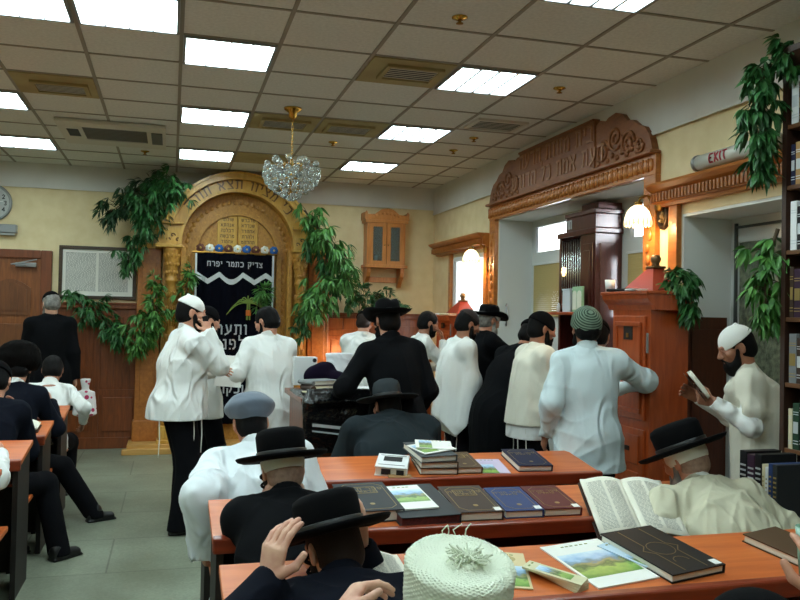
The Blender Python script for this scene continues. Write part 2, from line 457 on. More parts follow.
def hand_sdf(S, w, f, n, th, k=1.0, curl=.35, spread=.12, thumb=.5):
    """w wrist, f finger direction, n palm normal, th=+1/-1 which side the thumb leaves (along f x n)"""
    f = nrm(f); n = nrm(n - f * (n @ f)); s = np.cross(f, n) * th
    S.ecap(w - f * .01, w + f * .08 * k, .030 * k, .019 * k, .040 * k, .014 * k, s, .012, .6)
    for i, (o, L) in enumerate(((.029, .072), (.010, .082), (-.010, .077), (-.028, .060))):
        a = w + (f * .083 + s * o * 1.0) * k
        d = nrm(f + s * (o / .03) * spread); r = (.0085, .009, .0085, .0075)[i] * k
        cc = curl * (1 + .12 * i)
        for j, (fr, rr) in enumerate(((.46, 1), (.31, .92), (.23, .82))):
            d = nrm(d * math.cos(cc) + n * math.sin(cc))
            b = a + d * L * fr * k
            S.rc(a, b, r * rr, r * rr * .93, .004); a = b
    a = w + (f * .025 + s * .028) * k
    d = nrm(f * .65 + s * .75 + n * thumb); b = a + d * .042 * k
    S.rc(a, b, .0125 * k, .0105 * k, .010)
    d = nrm(f * .95 + s * .3 + n * thumb * .8); S.rc(b, b + d * .032 * k, .0105 * k, .0085 * k, .004)

CACHE = {}
def cached(key, fn):
    """builds a mesh once in head (or foot) space and reuses its data"""
    if key not in CACHE:
        o = fn(); CACHE[key] = o.data; bpy.data.objects.remove(o)
    return CACHE[key]

def hair_mesh(style, h):
    def fn():
        S = SDF()
        t = {'full': .010, 'crop': .005, 'thin': .003}[style]
        S.ell((0, -.016, .03), (.076 + t, .096 + t, .088 + t), None, .02)
        S.ell((0, -.045, -.03), (.068 + t, .064 + t, .06), None, .03)
        # clear the face and the ears
        S.ell((0, .125, -.02), (.095, .075, .085), None, .012, 's')
        for sx in (-1, 1):
            S.ell((.085 * sx, .0, -.012), (.03, .028, .036), None, .008, 's')
            S.ell((.08 * sx, .06, -.07), (.06, .065, .06), None, .01, 's')
        S.cut((0, .35, -1), (0, -.06, -.082))
        amp = {'full': .006, 'crop': .002, 'thin': .001}[style]
        S.disp = folds(3, amp, 60, 40, 5, .4)
        return S.mesh('hair', h, None)
    return cached(('hair', style, round(h, 4)), fn)

def beard_mesh(style, h):
    def fn():
        S = SDF()
        L = {'short': .0, 'full': .045, 'long': .12}[style]
        S.ell((0, .058, -.098), (.05, .048, .04), None, .03)
        for sx in (-1, 1):
            S.rc((.064 * sx, .012, -.01), (.052 * sx, .035, -.08), .014, .024, .03)
            S.rc((.012 * sx, .102, -.047), (.038 * sx, .083, -.07), .008, .011, .012)
        if L: S.ecap((0, .062, -.1), (0, .075, -.1 - L), .055, .04, .03, .022, (1, 0, 0), .03)
        S.ell((0, .094, -.062), (.017, .012, .006), None, .006, 's')
        S.disp = folds(5, .006, 70, 35, 5, .4)
        return S.mesh('beard', h, None)
    return cached(('beard', style, round(h, 4)), fn)

def kippah_mesh(t=.014, rim=.045, knob=False, rings=False, tilt=-.35):
    def fn():
        S = SDF()
        S.ell((0, -.016, .03), (.076 + t, .096 + t, .09 + t), None, .01)
        S.cut((0, math.sin(tilt), -math.cos(tilt)), (0, -.03, rim))
        if knob: S.ell((0, -.04, .134), (.012, .012, .009), None, .008)
        if rings: S.disp = lambda P: .0016 * np.sin(np.hypot(P[:, 0], P[:, 1] + .03) * 420)
        return S.mesh('skullcap', .005, None)
    return cached(('kip', t, rim, knob, rings, tilt), fn)

def shoe_mesh():
    def fn():
        S = SDF()
        S.ecap((0, -.05, .045), (0, .0, .05), .036, .045, .04, .05, (1, 0, 0), .02)
        S.ecap((0, 0, .04), (0, .13, .032), .045, .036, .048, .026, (1, 0, 0), .03)
        S.ecap((0, -.06, .01), (0, .15, .01), .04, .013, .05, .013, (1, 0, 0), .006)
        S.ell((0, 0, .085), (.042, .05, .05), None, .03)
        S.cut((0, 0, -1), (0, 0, .001))
        return S.mesh('shoe', .008, None)
    return cached('shoe', fn)

def hat_parts(style):
    """brim and crown meshes, head frame"""
    def brim():
        mb = MB()
        if style == 'flat':    # wide stiff flat brim with a turned rim
            prof = [(.082, .048), (.15, .046), (.168, .052), (.175, .060), (.178, .057), (.170, .046), (.15, .039), (.08, .041)]
            mb.lathe(prof, 48, (0, -.012, 0), 1.0, 1.1, closed=True)
        elif style == 'fedora':
            prof = [(.08, .05), (.13, .046), (.158, .050), (.170, .058), (.172, .055), (.158, .044), (.13, .039), (.08, .042)]
            mb.lathe(prof, 48, (0, -.012, 0), .98, 1.12, closed=True)
            for v in mb.bm.verts:
                q = max(0, abs(v.co.x) - .07); v.co.z += q * q * 3.2 - max(0, v.co.y - .08) ** 2 * 3
        elif style == 'broad':
            prof = [(.085, .05), (.15, .045), (.19, .047), (.2, .05), (.2, .046), (.19, .041), (.15, .038), (.085, .042)]
            mb.lathe(prof, 48, (0, -.012, 0), 1.0, 1.08, closed=True)
        return mb.build('brim', None, None, True)
    def crown():
        mb = MB()
        if style == 'flat':
            prof = [(.094, .042), (.1, .06), (.102, .1), (.103, .135), (.096, .152), (.075, .161), (.03, .164), (0, .164)]
            mb.lathe(prof, 40, (0, -.012, 0), .92, 1.08)
        elif style == 'fedora':
            prof = [(.092, .042), (.094, .07), (.092, .1), (.088, .13), (.075, .150), (.045, .157), (0, .152)]
            mb.lathe(prof, 40, (0, -.012, 0), .92, 1.1)
            for v in mb.bm.verts:
                if v.co.z > .12: v.co.z -= .018 * math.exp(-(v.co.x / .03) ** 2) * min(1, (v.co.z - .12) / .03); v.co.x *= 1 - max(0, v.co.y) * 1.2
        elif style == 'broad':
            prof = [(.094, .042), (.097, .08), (.094, .125), (.082, .155), (.05, .172), (0, .176)]
            mb.lathe(prof, 40, (0, -.012, 0), .92, 1.08)
        return mb.build('crown', None, None, True)
    def bandm():
        r = {'flat': .103, 'fedora': .0955, 'broad': .099}[style]
        return MB().lathe([(r, .05), (r + .002, .052), (r + .002, .074), (r, .076), (r - .008, .076), (r - .008, .05)], 40, (0, -.012, 0), .925, 1.085 if style != 'fedora' else 1.1, closed=True).build('hat_band', None, None, True)
    return cached(('brim', style), brim), cached(('crown', style), crown), cached(('band', style), bandm)

def sidelock(mb, side, length=.17, curl=.009, turns=5):
    pts = []
    for i in range(40):
        t = i / 39; a = t * turns * 2 * PI
        pts.append((.074 * side + curl * math.cos(a), .028 + curl * math.sin(a), .0 - t * length))
    mb.tube(pts, [.0065 * (1 - .4 * i / 39) for i in range(40)], 6)

SKIN = [mat('skin_warm', (205, 150, 122), .5, noise=(25, (190, 128, 102)), bump=(220, .08, .002)),
        mat('skin_tan', (172, 118, 90), .5, noise=(25, (152, 98, 74)), bump=(220, .08, .002)),
        mat('skin_pale', (222, 176, 150), .5, noise=(25, (205, 150, 128)), bump=(220, .08, .002))]
HAIRM = {'black': mat('hair_black', (10, 8, 8), .7, spec=.15, bump=(160, .5, .004)), 'brown': mat('hair_brown', (38, 26, 20), .7, spec=.2, bump=(160, .5, .004)),
         'grey': mat('hair_grey', (140, 136, 130), .6, noise=(30, (95, 92, 88)), bump=(160, .5, .004)),
         'white': mat('beard_greywhite', (175, 172, 165), .65, noise=(22, (120, 118, 112)), bump=(140, .5, .004)),
         'stubble': mat('hair_stubble', (172, 140, 122), .7, noise=(60, (150, 120, 104)), bump=(400, .3, .001))}
FELT = mat('felt_black', (7, 7, 9), .9, spec=.12, bump=(300, .15, .001))
FELTG = mat('felt_charcoal', (52, 57, 60), .95, spec=.12, bump=(250, .2, .001))
RIBBON = mat('ribbon_black', (8, 8, 9), .4)
SUIT = mat('suit_black', (11, 12, 15), .95, spec=.12, bump=(500, .2, .001))
SUITN = mat('suit_midnight', (15, 18, 28), .95, spec=.12, bump=(500, .2, .001))
SUITG = mat('suit_charcoal', (36, 43, 47), .95, spec=.12, bump=(500, .2, .001))
TROUS = mat('trouser_black', (13, 13, 17), .95, spec=.12, bump=(400, .2, .001))
WHITE = mat('shirt_white', (232, 233, 230), .8, bump=(60, .12, .004), wrinkle=(7, 1.0, .05))
WHITEB = mat('shirt_cool_white', (222, 228, 232), .8, bump=(60, .12, .004), wrinkle=(7, 1.0, .05))
CREAM = mat('shawl_cream', (226, 222, 205), .9, bump=(350, .3, .002), wrinkle=(5, .7, .05))
BEIGE = mat('shirt_beige', (203, 198, 172), .8, bump=(60, .15, .004), wrinkle=(7, 1.0, .05))
PALEB = mat('shirt_pale_blue', (205, 219, 222), .8, bump=(60, .15, .004), wrinkle=(7, 1.0, .05))
KIPW = mat('skullcap_white', (236, 236, 230), .9, bump=(300, .3, .002))
KIPB = mat('skullcap_black', (8, 8, 10), .95, spec=.1, bump=(300, .3, .002))
LEATHER = mat('shoe_black', (16, 15, 15), .4, bump=(120, .1, .001))
CORDW = mat('fringe_white', (222, 220, 210), .9)

class Person: pass
def person(label, X, Y, face=0, s=1.0, sit=False, seat=.46, lean=0, curl=0, side=0, head=(0, 0, 0), hfwd=.02, wr=None, wl=None,
           er=(.3, -.6, -.6), el=(-.3, -.6, -.6), hand_r=None, hand_l=None, feet=None, sh_w=.172, belly=0, skin=0, vox=.008,
           top=None, top_ease=.012, hem=-.12, top_name='shirt', fold=.007, sleeve=1.0, collar=None, trousers=TROUS, hair=('crop', 'black'), beard=None,
           hat=None, hatmat=None, hat_tilt=(0, 0), kip=None, kipmat=None, kip_back=0, hat_scale=1.0, neck=.136, foot_yaw=(-.15, .15), lapel=None, leg=1.0, peyot=None, shawl=None, seed=1, group=None, cap=None, knee_out=0.0, wide=1.0, deep=1.0, base_z=0.0, shoes=True):
    root = thing('person', label, 'person', (X, Y, base_z), RAD(face), group)
    L1, L2 = RAD(lean), RAD(lean + curl); sd = RAD(side)
    d1 = nrm(V3(math.sin(sd), math.sin(L1), math.cos(L1))); d2 = nrm(V3(math.sin(sd), math.sin(L2), math.cos(L2)))
    P = V3(0, 0, (seat + .085) if sit else .93 * s)
    Wst = P + d1 * .13 * s; C = Wst + nrm(d1 + d2) * .20 * s; N = C + d2 * .21 * s; SHc = C + d2 * .135 * s
    lat = nrm(np.cross(d2, V3(0, 0, 1)) if False else V3(1, 0, -math.sin(sd)))
    fwd = np.cross(d2, lat) * -1 if (np.cross(d2, lat) @ V3(0, 1, 0)) < 0 else np.cross(d2, lat)
    hp, hy, hr = (RAD(a) for a in head)
    HR = RZ(hy) @ RX(-hp) @ RY(hr)
    dh = nrm(V3(math.sin(sd), math.sin(L2 * .8) , math.cos(L2 * .8)))
    H = N + dh * neck + V3(0, hfwd, 0)
    sR, sL = SHc + lat * sh_w * s, SHc - lat * sh_w * s
    ua, fa = .285 * s, .255 * s
    wr = sR + V3(.05, .03, -.5) * s if wr is None else V3(*wr); wl = sL + V3(-.05, .03, -.5) * s if wl is None else V3(*wl)
    eR, wr = ik(sR, wr, ua, fa, er); eL, wl = ik(sL, wl, ua, fa, el)
    hips = [P + V3(.092 * sx, 0, -.01) for sx in (1, -1)]
    if feet is None: feet = ((.1, .0), (-.1, .03)) if not sit else ((.12, .40), (-.12, .42))
    ank = [V3(fx, fy, .085) for fx, fy in feet]
    knees = []
    for i in (0, 1):
        k_, a_ = ik(hips[i], ank[i], .43 * s, .42 * s, V3((.15 + knee_out) * (1, -1)[i], 1, .35 if sit else 0)); knees.append(k_); ank[i] = a_
    # ---- body: one continuous surface
    B = SDF()
    head_sdf(B, H, HR)
    B.ecap(H + HR @ V3(0, -.022, -.055), N - d2 * .03, .054, .056, .066, .06, lat, .03)
    B.rc(N - d2 * .035 + lat * .03, sR, .05, .05, .04); B.rc(N - d2 * .035 - lat * .03, sL, .05, .05, .04)
    B.ecap(P, Wst, .15 * wide, .10, .132 * wide, .092, lat, .04); B.ecap(Wst, C, .132 * wide, .092, .155 * wide, .105, lat, .04); B.ecap(C, SHc, .155 * wide, .105, .14, .078, lat, .04)
    for a, e, w, hd, sx in ((sR, eR, wr, hand_r, 1), (sL, eL, wl, hand_l, -1)):
        B.rc(a, e, .05, .04, .03); B.rc(e, w, .04, .027, .02)
        hd = hd or {}
        f = V3(*hd['f']) if 'f' in hd else nrm(w - e)
        n = V3(*hd['n']) if 'n' in hd else V3(-sx, .1, 0)
        hand_sdf(B, w + f * .005, f, n, hd.get('th', sx if 'n' not in hd else hd.get('th', sx)), hd.get('k', 1.0), hd.get('curl', .4), hd.get('spread', .1), hd.get('thumb', .35))
    for i in (0, 1):
        B.rc(hips[i], knees[i], .078, .052, .03); B.rc(knees[i], ank[i], .052, .036, .02)
        B.rc(ank[i], ank[i] + V3(0, .09, -.05), .034, .026, .02)
    B.mesh('body', vox, SKIN[skin], root)
    # ---- trousers and shoes
    if trousers is not None:
        T = SDF()
        T.ecap(P - V3(0, 0, .04), P + d1 * .10, .160 * wide, .118, .155 * wide, .108, lat, .04)
        for i in (0, 1):
            T.rc(hips[i], knees[i], .091 * leg, .076 * leg, .05); T.rc(knees[i], ank[i] - V3(0, -.01, .05), .076 * leg, .068 * leg, .03)
        T.cut((0, 0, -1), (0, 0, .028))
        T.disp = folds(seed + 50, .004, 16, 9)
        T.mesh('trousers', max(vox, .009), trousers, root)
        if shoes:
            me = shoe_mesh()
            for i in (0, 1):
                o = link_mesh('shoe', me, LEATHER, root); o.location = (ank[i][0], ank[i][1], 0); o.rotation_euler = (0, 0, foot_yaw[i])
    # ---- upper garment
    if top is not None:
        e = top_ease; G = SDF()
        Hm = P + V3(0, 0, hem)
        dp = deep
        base = Hm - V3(0, 0, .03) if not sit else P - V3(0, 0, .06)
        fl = max(0, -hem) if not sit else 0
        G.loft([base, P + V3(0, 0, .02), Wst, C, SHc, N - d2 * .02], [(.196 + e) * wide + fl * .06, (.188 + e) * wide, (.160 + e) * wide, (.170 + e) * wide, .148 + e, .075 + e],
               [(.148 + e) * dp + fl * .06, (.139 + e) * dp, (.112 + e) * dp, (.114 + e) * dp, .088 + e, .055 + e], lat, .012)
        if not sit and hem < -.25:
            for i in (0, 1): G.rc(hips[i], knees[i], .125, .11, .06)
        if belly: G.ell(Wst + V3(0, .05 + belly * .3, -.02), (.14 + belly * .3, .08 + belly, .16), None, .08)
        for a, sx in ((sR, 1), (sL, -1)): G.rc(N - d2 * .028 + lat * .035 * sx, a, .040 + e, .050 + e, .06)
        G.rc(N - d2 * .06, N - dh * .004, .062 + e * .5, .060, .03)
        for a, el_, w in ((sR, eR, wr), (sL, eL, wl)):
            G.rc(a, el_, .053 + e, .047 * sleeve + e, .04); G.rc(el_, w, .050 * sleeve + e, .034 * sleeve + e * .8, .03)
        for el_, w in ((eR, wr), (eL, wl)):
            u = nrm(w - el_); G.rc(w + u * .05, w + u * .10, .052, .056, .004, 's')
        if not sit: G.cut((0, 0, -1), Hm)
        G.disp = folds(seed, fold * 3.0, 11, 6)
        G.mesh(top_name, max(vox, .007), top, root)
    if lapel is not None:
        K = SDF(); K.rc(N - d2 * .05, N + dh * .03 - V3(0, .006, 0), .092, .072, .02); K.rc(N - d2 * .02, N + dh * .2, .058, .058, .006, 's')
        K.cut(nrm(dh + V3(0, .55, 0)), N + dh * .03); K.cut(-dh, N - dh * .05)
        K.mesh('coat_collar', .006, lapel, root)
    if collar is not None:
        K = SDF(); K.rc(N - d2 * .03, N + dh * .038, .073, .064, .02)
        K.cut(nrm(dh + V3(0, .35, 0)), N + dh * .042); K.cut(-dh, N - dh * .035)
        K.mesh('collar', .006, collar, root)
    # ---- head wear, hair
    hq = Matrix([list(r) for r in HR]).to_4x4(); hq.translation = Vector(H)
    def on_head(name, me, m, extra=None):
        o = link_mesh(name, me if me.users == 0 or not me.materials else me, None, root)
        if len(me.materials) == 0: me.materials.append(None)
        o.material_slots[0].link = 'OBJECT'; o.material_slots[0].material = m
        o.matrix_local = hq @ extra if extra is not None else hq
        return o
    hv = max(.005, min(vox, .008))
    if hair: on_head('hair', hair_mesh(hair[0], hv), HAIRM[hair[1]])
    if beard: on_head('beard', beard_mesh(beard[0], hv), HAIRM[beard[1]])
    if kip is not None: on_head('skullcap', kippah_mesh(**kip), kipmat or KIPB, Matrix.Translation((0, -.016, .03)) @ Matrix.Rotation(RAD(kip_back), 4, 'X') @ Matrix.Translation((0, .016, -.03)))
    if hat:
        b, c, d = hat_parts(hat)
        ex = Matrix.Rotation(RAD(hat_tilt[0]), 4, 'X') @ Matrix.Rotation(RAD(hat_tilt[1]), 4, 'Y') @ Matrix.Scale(hat_scale, 4)
        ho = on_head('hat', c, hatmat or FELT, ex)
        for nm, me, m in (('brim', b, hatmat or FELT), ('hat_band', d, RIBBON)):
            o = link_mesh(nm, me, None, ho)
            if len(me.materials) == 0: me.materials.append(None)
            o.material_slots[0].link = 'OBJECT'; o.material_slots[0].material = m
    if peyot:
        for sx in ((1, -1) if peyot == 'both' else ((-1,) if peyot == 'left' else (1,))):
            mb = MB(); sidelock(mb, sx); o = mb.build('sidelock', HAIRM['black' if peyot != 'grey' else 'grey'], root, True); o.matrix_local = hq
    R = Person(); R.__dict__.update(root=root, P=P, Wst=Wst, C=C, N=N, H=H, HR=HR, sR=sR, sL=sL, eR=eR, eL=eL, wr=wr, wl=wl, d1=d1, d2=d2, lat=lat, hq=hq, on_head=on_head, ank=ank, vox=vox)
    if shawl: shawl_mesh(R, **shawl)
    return R

def shawl_mesh(p, hem=.75, m=None, w0=.21, w1=.26, d=.15, arms=True, slant=0, seed=9, point=None, fold=.008, open_arms=True):
    S = SDF(); lat = p.lat; up = V3(0, 0, 1)
    top_ = p.N - p.d2 * .07
    low = V3(p.P[0], p.P[1], hem)
    S.loft([low - up * .05, (low + p.C) / 2, p.C, p.C + p.d2 * .13, top_ + p.d2 * .05], [w1, (w0 + w1) / 2, w0, w0 * .9, .085], [d + .02, d + .01, d, d * .82, .07], lat, .012)
    for a, e, sx in ((p.sR, p.eR, 1), (p.sL, p.eL, -1)):
        S.rc(top_ + lat * .05 * sx, a, .068, .08, .05)
        if arms == 'short': S.rc(a, a + (e - a) * .6, .08, .085, .05)
        elif arms == 'in': pass
        elif arms:
            S.rc(a, e, .08, .075, .05); S.rc(e, V3(p.P[0] + .2 * sx, p.P[1] + .05, hem + .1), .085, .06, .06)
    S.rc(p.N - p.d2 * .05, p.N + p.d2 * .0, .085, .07, .04)
    S.cut((slant, 0, -1), low)
    if point is not None:
        for n in point: S.cut(n[0], n[1])
    # open in front of the throat and over the forearms
    for e, w in ((p.eR, p.wr), (p.eL, p.wl)) if open_arms else (): S.rc(e + (w - e) * .7, w + (w - e) * .4, .085, .09, .01, 's')
    S.ell(p.N + V3(0, .12, .02), (.06, .07, .12), None, .02, 's')
    S.disp = folds(seed, fold * 1.6, 13, 2.5)
    return S.mesh('prayer_shawl', max(p.vox, .008), m or CREAM, p.root)
# ============================================================ materials of the place
OAK = wood('oak_gold', (192, 142, 54), (216, 170, 78), (6, 6, 1), 5, .4, .2)
OAKC = wood('oak_carved', (166, 112, 42), (200, 148, 62), (3, 3, 2), 14, .45, .1, .2)
PANEL = wood('panel_brown', (104, 52, 22), (138, 72, 32), (9, 9, 1), 4, .4, .2)
DOORW = wood('door_brown', (112, 62, 26), (146, 84, 38), (9, 9, 1), 4, .45)
CARVE = wood('carved_walnut', (120, 70, 36), (150, 92, 50), (3, 1, 3), 8, .5, 0, .2)
TRIMW = wood('trim_honey', (158, 92, 36), (186, 116, 50), (5, 1, 5), 5, .4, .2)
DESK = wood('desk_beech', (188, 90, 36), (210, 112, 50), (1, 9, 9), 3, .42, .1, .02)
DESKE = wood('desk_edge_cherry', (120, 44, 22), (142, 56, 28), (1, 9, 9), 4, .35, .3, .02)
CHERRY = wood('cherry_cabinet', (150, 62, 24), (178, 80, 34), (8, 8, 1), 4, .35, .3)
MAHOG = wood('mahogany_dark', (58, 20, 16), (82, 30, 22), (8, 8, 1), 5, .3, .4)
SHELFW = wood('bookcase_walnut', (44, 26, 18), (62, 36, 24), (8, 8, 1), 5, .45, .1)
HONEYC = wood('honey_cabinet', (176, 108, 48), (200, 130, 64), (8, 8, 1), 5, .4, .2)
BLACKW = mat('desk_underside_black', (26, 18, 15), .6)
PLAST = mat('plaster_white', (214, 212, 206), .9, noise=(3, (206, 204, 198)), bump=(90, .1, .002))
WALLP = mat('wallpaper_cream', (230, 212, 170), .85, noise=(7, (222, 202, 156), 5), bump=(60, .15, .002))
BRASS = mat('brass_polished', (205, 160, 70), .25, 1.0)
BRASSD = mat('brass_aged', (150, 110, 50), .4, .9)
STEEL = mat('metal_grey', (150, 152, 152), .4, .7)
BLACKM = mat('metal_black', (22, 22, 24), .5, .4)
PAPER = mat('paper_white', (236, 235, 228), .8)
PAGEW = mat('page_cream', (230, 226, 210), .85)
INK = mat('ink_grey', (95, 95, 92), .9)
INKB = mat('ink_black', (25, 24, 24), .8)
SILVER = mat('thread_silver', (200, 204, 206), .45, .35, bump=(300, .3, .001))
GOLDF = mat('foil_gold', (158, 134, 80), .4, .5)
VELVET = mat('velvet_navy', (5, 6, 15), .95, spec=.08, bump=(200, .3, .002))
GLASS = mat('clear_glass', (245, 250, 248), .02, trans=1.0)
LEAF = [mat('leaf_green', (52, 106, 48), .5, noise=(14, (34, 82, 38))), mat('leaf_bright', (84, 138, 58), .5, noise=(14, (56, 108, 44))), mat('leaf_dark', (32, 72, 34), .5, noise=(14, (24, 56, 28)))]
STEM = mat('stem_brown', (70, 56, 36), .8)

CEIL, YB, XR = 3.31, 10.15, 3.31
XL, YF = -6.2, -3.4

# ---- floor: worn terrazzo slabs with thin joints
def floor_mat():
    m = bpy.data.materials.new('terrazzo_slabs'); m.use_nodes = True; nt = m.node_tree; b = nt.nodes['Principled BSDF']
    tc = nt.nodes.new('ShaderNodeTexCoord'); L = nt.links.new
    br = nt.nodes.new('ShaderNodeTexBrick'); br.offset = .5
    for k, v in (('Scale', 1.0), ('Mortar Size', .006), ('Brick Width', 1.15), ('Row Height', .78), ('Bias', 0.0), ('Mortar Smooth', .1)): br.inputs[k].default_value = v
    br.inputs['Color1'].default_value = lin((140, 146, 130)); br.inputs['Color2'].default_value = lin((132, 138, 122)); br.inputs['Mortar'].default_value = lin((108, 111, 98))
    mp = nt.nodes.new('ShaderNodeMapping'); mp.inputs['Location'].default_value = (.35, .12, 0)
    n1 = nt.nodes.new('ShaderNodeTexNoise'); n1.inputs['Scale'].default_value = 1.6; n1.inputs['Detail'].default_value = 6
    v1 = nt.nodes.new('ShaderNodeTexVoronoi'); v1.inputs['Scale'].default_value = 70
    mx = nt.nodes.new('ShaderNodeMix'); mx.data_type = 'RGBA'; mx.blend_type = 'MULTIPLY'; mx.inputs['Factor'].default_value = .85
    r1 = nt.nodes.new('ShaderNodeValToRGB'); r1.color_ramp.elements[0].color = (.62, .6, .55, 1); r1.color_ramp.elements[1].color = (1.1, 1.1, 1.08, 1); r1.color_ramp.elements[0].position = .3; r1.color_ramp.elements[1].position = .7
    r2 = nt.nodes.new('ShaderNodeValToRGB'); r2.color_ramp.elements[0].color = (.8, .8, .76, 1); r2.color_ramp.elements[1].color = (1.12, 1.12, 1.1, 1)
    mx2 = nt.nodes.new('ShaderNodeMix'); mx2.data_type = 'RGBA'; mx2.blend_type = 'MULTIPLY'; mx2.inputs['Factor'].default_value = .8
    L(tc.outputs['Object'], mp.inputs['Vector']); L(mp.outputs['Vector'], br.inputs['Vector']); L(tc.outputs['Object'], n1.inputs['Vector']); L(tc.outputs['Object'], v1.inputs['Vector'])
    L(n1.outputs['Fac'], r1.inputs['Fac']); L(v1.outputs['Color'], r2.inputs['Fac'])
    L(br.outputs['Color'], mx.inputs['A']); L(r1.outputs['Color'], mx.inputs['B']); L(mx.outputs['Result'], mx2.inputs['A']); L(r2.outputs['Color'], mx2.inputs['B'])
    L(mx2.outputs['Result'], b.inputs['Base Color']); b.inputs['Roughness'].default_value = .42
    return m
struct('floor', MB().box(XL - .2, 4.6, YF - .2, YB + .2, -.15, 0), floor_mat())

# ---- ceiling: mineral tiles in a T-bar grid
TILE = mat('ceiling_tile', (226, 225, 218), .95, noise=(45, (214, 213, 206), 6), bump=(150, .3, .002))
TBAR = mat('ceiling_bar', (150, 142, 128), .7)
ceil = struct('ceiling', MB().box(XL - .2, 4.6, YF - .2, YB + .2, CEIL, CEIL + .2), TILE)
gx0, gp, gy0, gq = .02, .595, 5.05, .588
mb = MB()
k = -10
while gx0 + k * gp < XR:
    x = gx0 + k * gp
    if x > XL: mb.box(x - .012, x + .012, YF, YB, CEIL - .006, CEIL + .004)
    k += 1
k = -14
while gy0 + k * gq < YB:
    y = gy0 + k * gq
    if y > YF: mb.box(XL, XR, y - .011, y + .011, CEIL - .005, CEIL + .004)
    k += 1
mb.build('ceiling_grid', TBAR, ceil)
def cell(i, j): return gx0 + i * gp, gy0 + j * gq

# ---- walls
struct('wall_back', MB().box(XL - .2, XR + .5, YB, YB + .2, -.1, CEIL + .1), WALLP)
struct('wall_left', MB().box(XL - .2, XL, YF - .2, YB, -.1, CEIL + .1), WALLP)
struct('wall_front', MB().box(XL - .2, 4.2, YF - .2, YF, -.1, CEIL + .1), WALLP)
XO = 3.69                                              # inner face of the window line in the deep recesses
wr_ = MB()
def wr_seg(y0, y1, z0, z1): wr_.box(XR, XO + .25, y0, y1, z0, z1)
Z1, Z2, Z3 = 2.68, 2.35, 2.355
wr_seg(9.36, YB, -.1, CEIL + .1); wr_seg(8.30, 9.36, -.1, .95); wr_seg(8.30, 9.36, Z2, CEIL + .1)
wr_seg(7.95, 8.30, -.1, CEIL + .1); wr_seg(5.14, 7.95, Z1, CEIL + .1); wr_seg(4.75, 5.14, -.1, CEIL + .1)
wr_seg(3.55, 4.75, Z3, CEIL + .1); wr_seg(YF, 3.55, -.1, CEIL + .1)
struct('wall_right', wr_, WALLP)
# plaster lining of the recesses
lin_ = MB()
lin_.box(XR + .005, XO + .2, 7.93, 7.95, 0, Z1); lin_.box(XR + .005, XO + .2, 5.14, 5.16, 0, Z1); lin_.box(XR + .005, XO + .2, 5.16, 7.93, Z1 - .02, Z1)
lin_.box(XR + .005, XO + .2, 4.73, 4.75, 0, Z3); lin_.box(XR + .005, XO + .2, 3.55, 3.57, 0, Z3); lin_.box(XR + .005, XO + .2, 3.57, 4.73, Z3 - .02, Z3)
lin_.box(XR + .005, XO + .2, 9.34, 9.36, .95, Z2); lin_.box(XR + .005, XO + .2, 8.30, 8.32, .95, Z2); lin_.box(XR + .005, XO + .2, 8.32, 9.34, Z2 - .02, Z2); lin_.box(XR - .03, XO + .2, 8.32, 9.34, .93, .96)
struct('trim_1', lin_, mat('recess_plaster', (222, 224, 220), .85, bump=(80, .1, .002)))
# the pale frieze under the ceiling
struct('trim_2', MB().box(XL, XR, YB - .02, YB, 3.035, CEIL).box(XR - .02, XR, YF, YB - .02, 2.97, CEIL).box(XL, XR - .02, YB - .03, YB - .02, 3.02, 3.045).box(XR - .03, XR - .02, YF, YB - .03, 2.955, 2.98), PLAST)

# wall of windows in the big recess
FRW = mat('window_frame_white', (208, 210, 208), .5)
def win(name, y0, y1, z0, z1, x, mull=None):
    fr = MB(); t = .032
    fr.box(x, x + .06, y0, y0 + t, z0, z1); fr.box(x, x + .06, y1 - t, y1, z0, z1); fr.box(x, x + .06, y0 + t, y1 - t, z0, z0 + t); fr.box(x, x + .06, y0 + t, y1 - t, z1 - t, z1)
    for yy in (mull or []): fr.box(x, x + .06, yy - .02, yy + .02, z0 + t, z1 - t)
    o = struct(name, fr, FRW)
    MB().box(x + .028, x + .032, y0 + t, y1 - t, z0 + t, z1 - t).build('window_pane', mat('window_glass', (250, 252, 252), .0, trans=1.0, ior=1.05), o)
    return o
bw = MB()      # solid parts of the window line: piers, rails
bw.box(XO, XO + .1, 7.88, 7.93, 0, Z1 - .02); bw.box(XO, XO + .1, 5.16, 7.88, 0, 1.62); bw.box(XO, XO + .1, 5.16, 7.88, 2.2, 2.29); bw.box(XO, XO + .1, 5.16, 7.88, 2.62, Z1 - .02)
bw.box(XO, XO + .1, 6.03, 7.06, 1.62, 2.2); bw.box(XO, XO + .1, 6.03, 7.06, 2.29, 2.62); bw.box(XO, XO + .1, 5.16, 5.4, 1.62, 2.62)
struct('wall_window_bay', bw, mat('recess_paint', (206, 208, 205), .7))
win('window_1', 7.06, 7.88, 2.29, 2.62, XO); win('window_2', 5.4, 6.03, 2.29, 2.62, XO)
win('window_3', 7.06, 7.88, 1.62, 2.2, XO); win('window_4', 5.4, 6.03, 1.62, 2.2, XO)
win('window_5', 8.32, 9.34, .96, Z2 - .02, XR - .01)
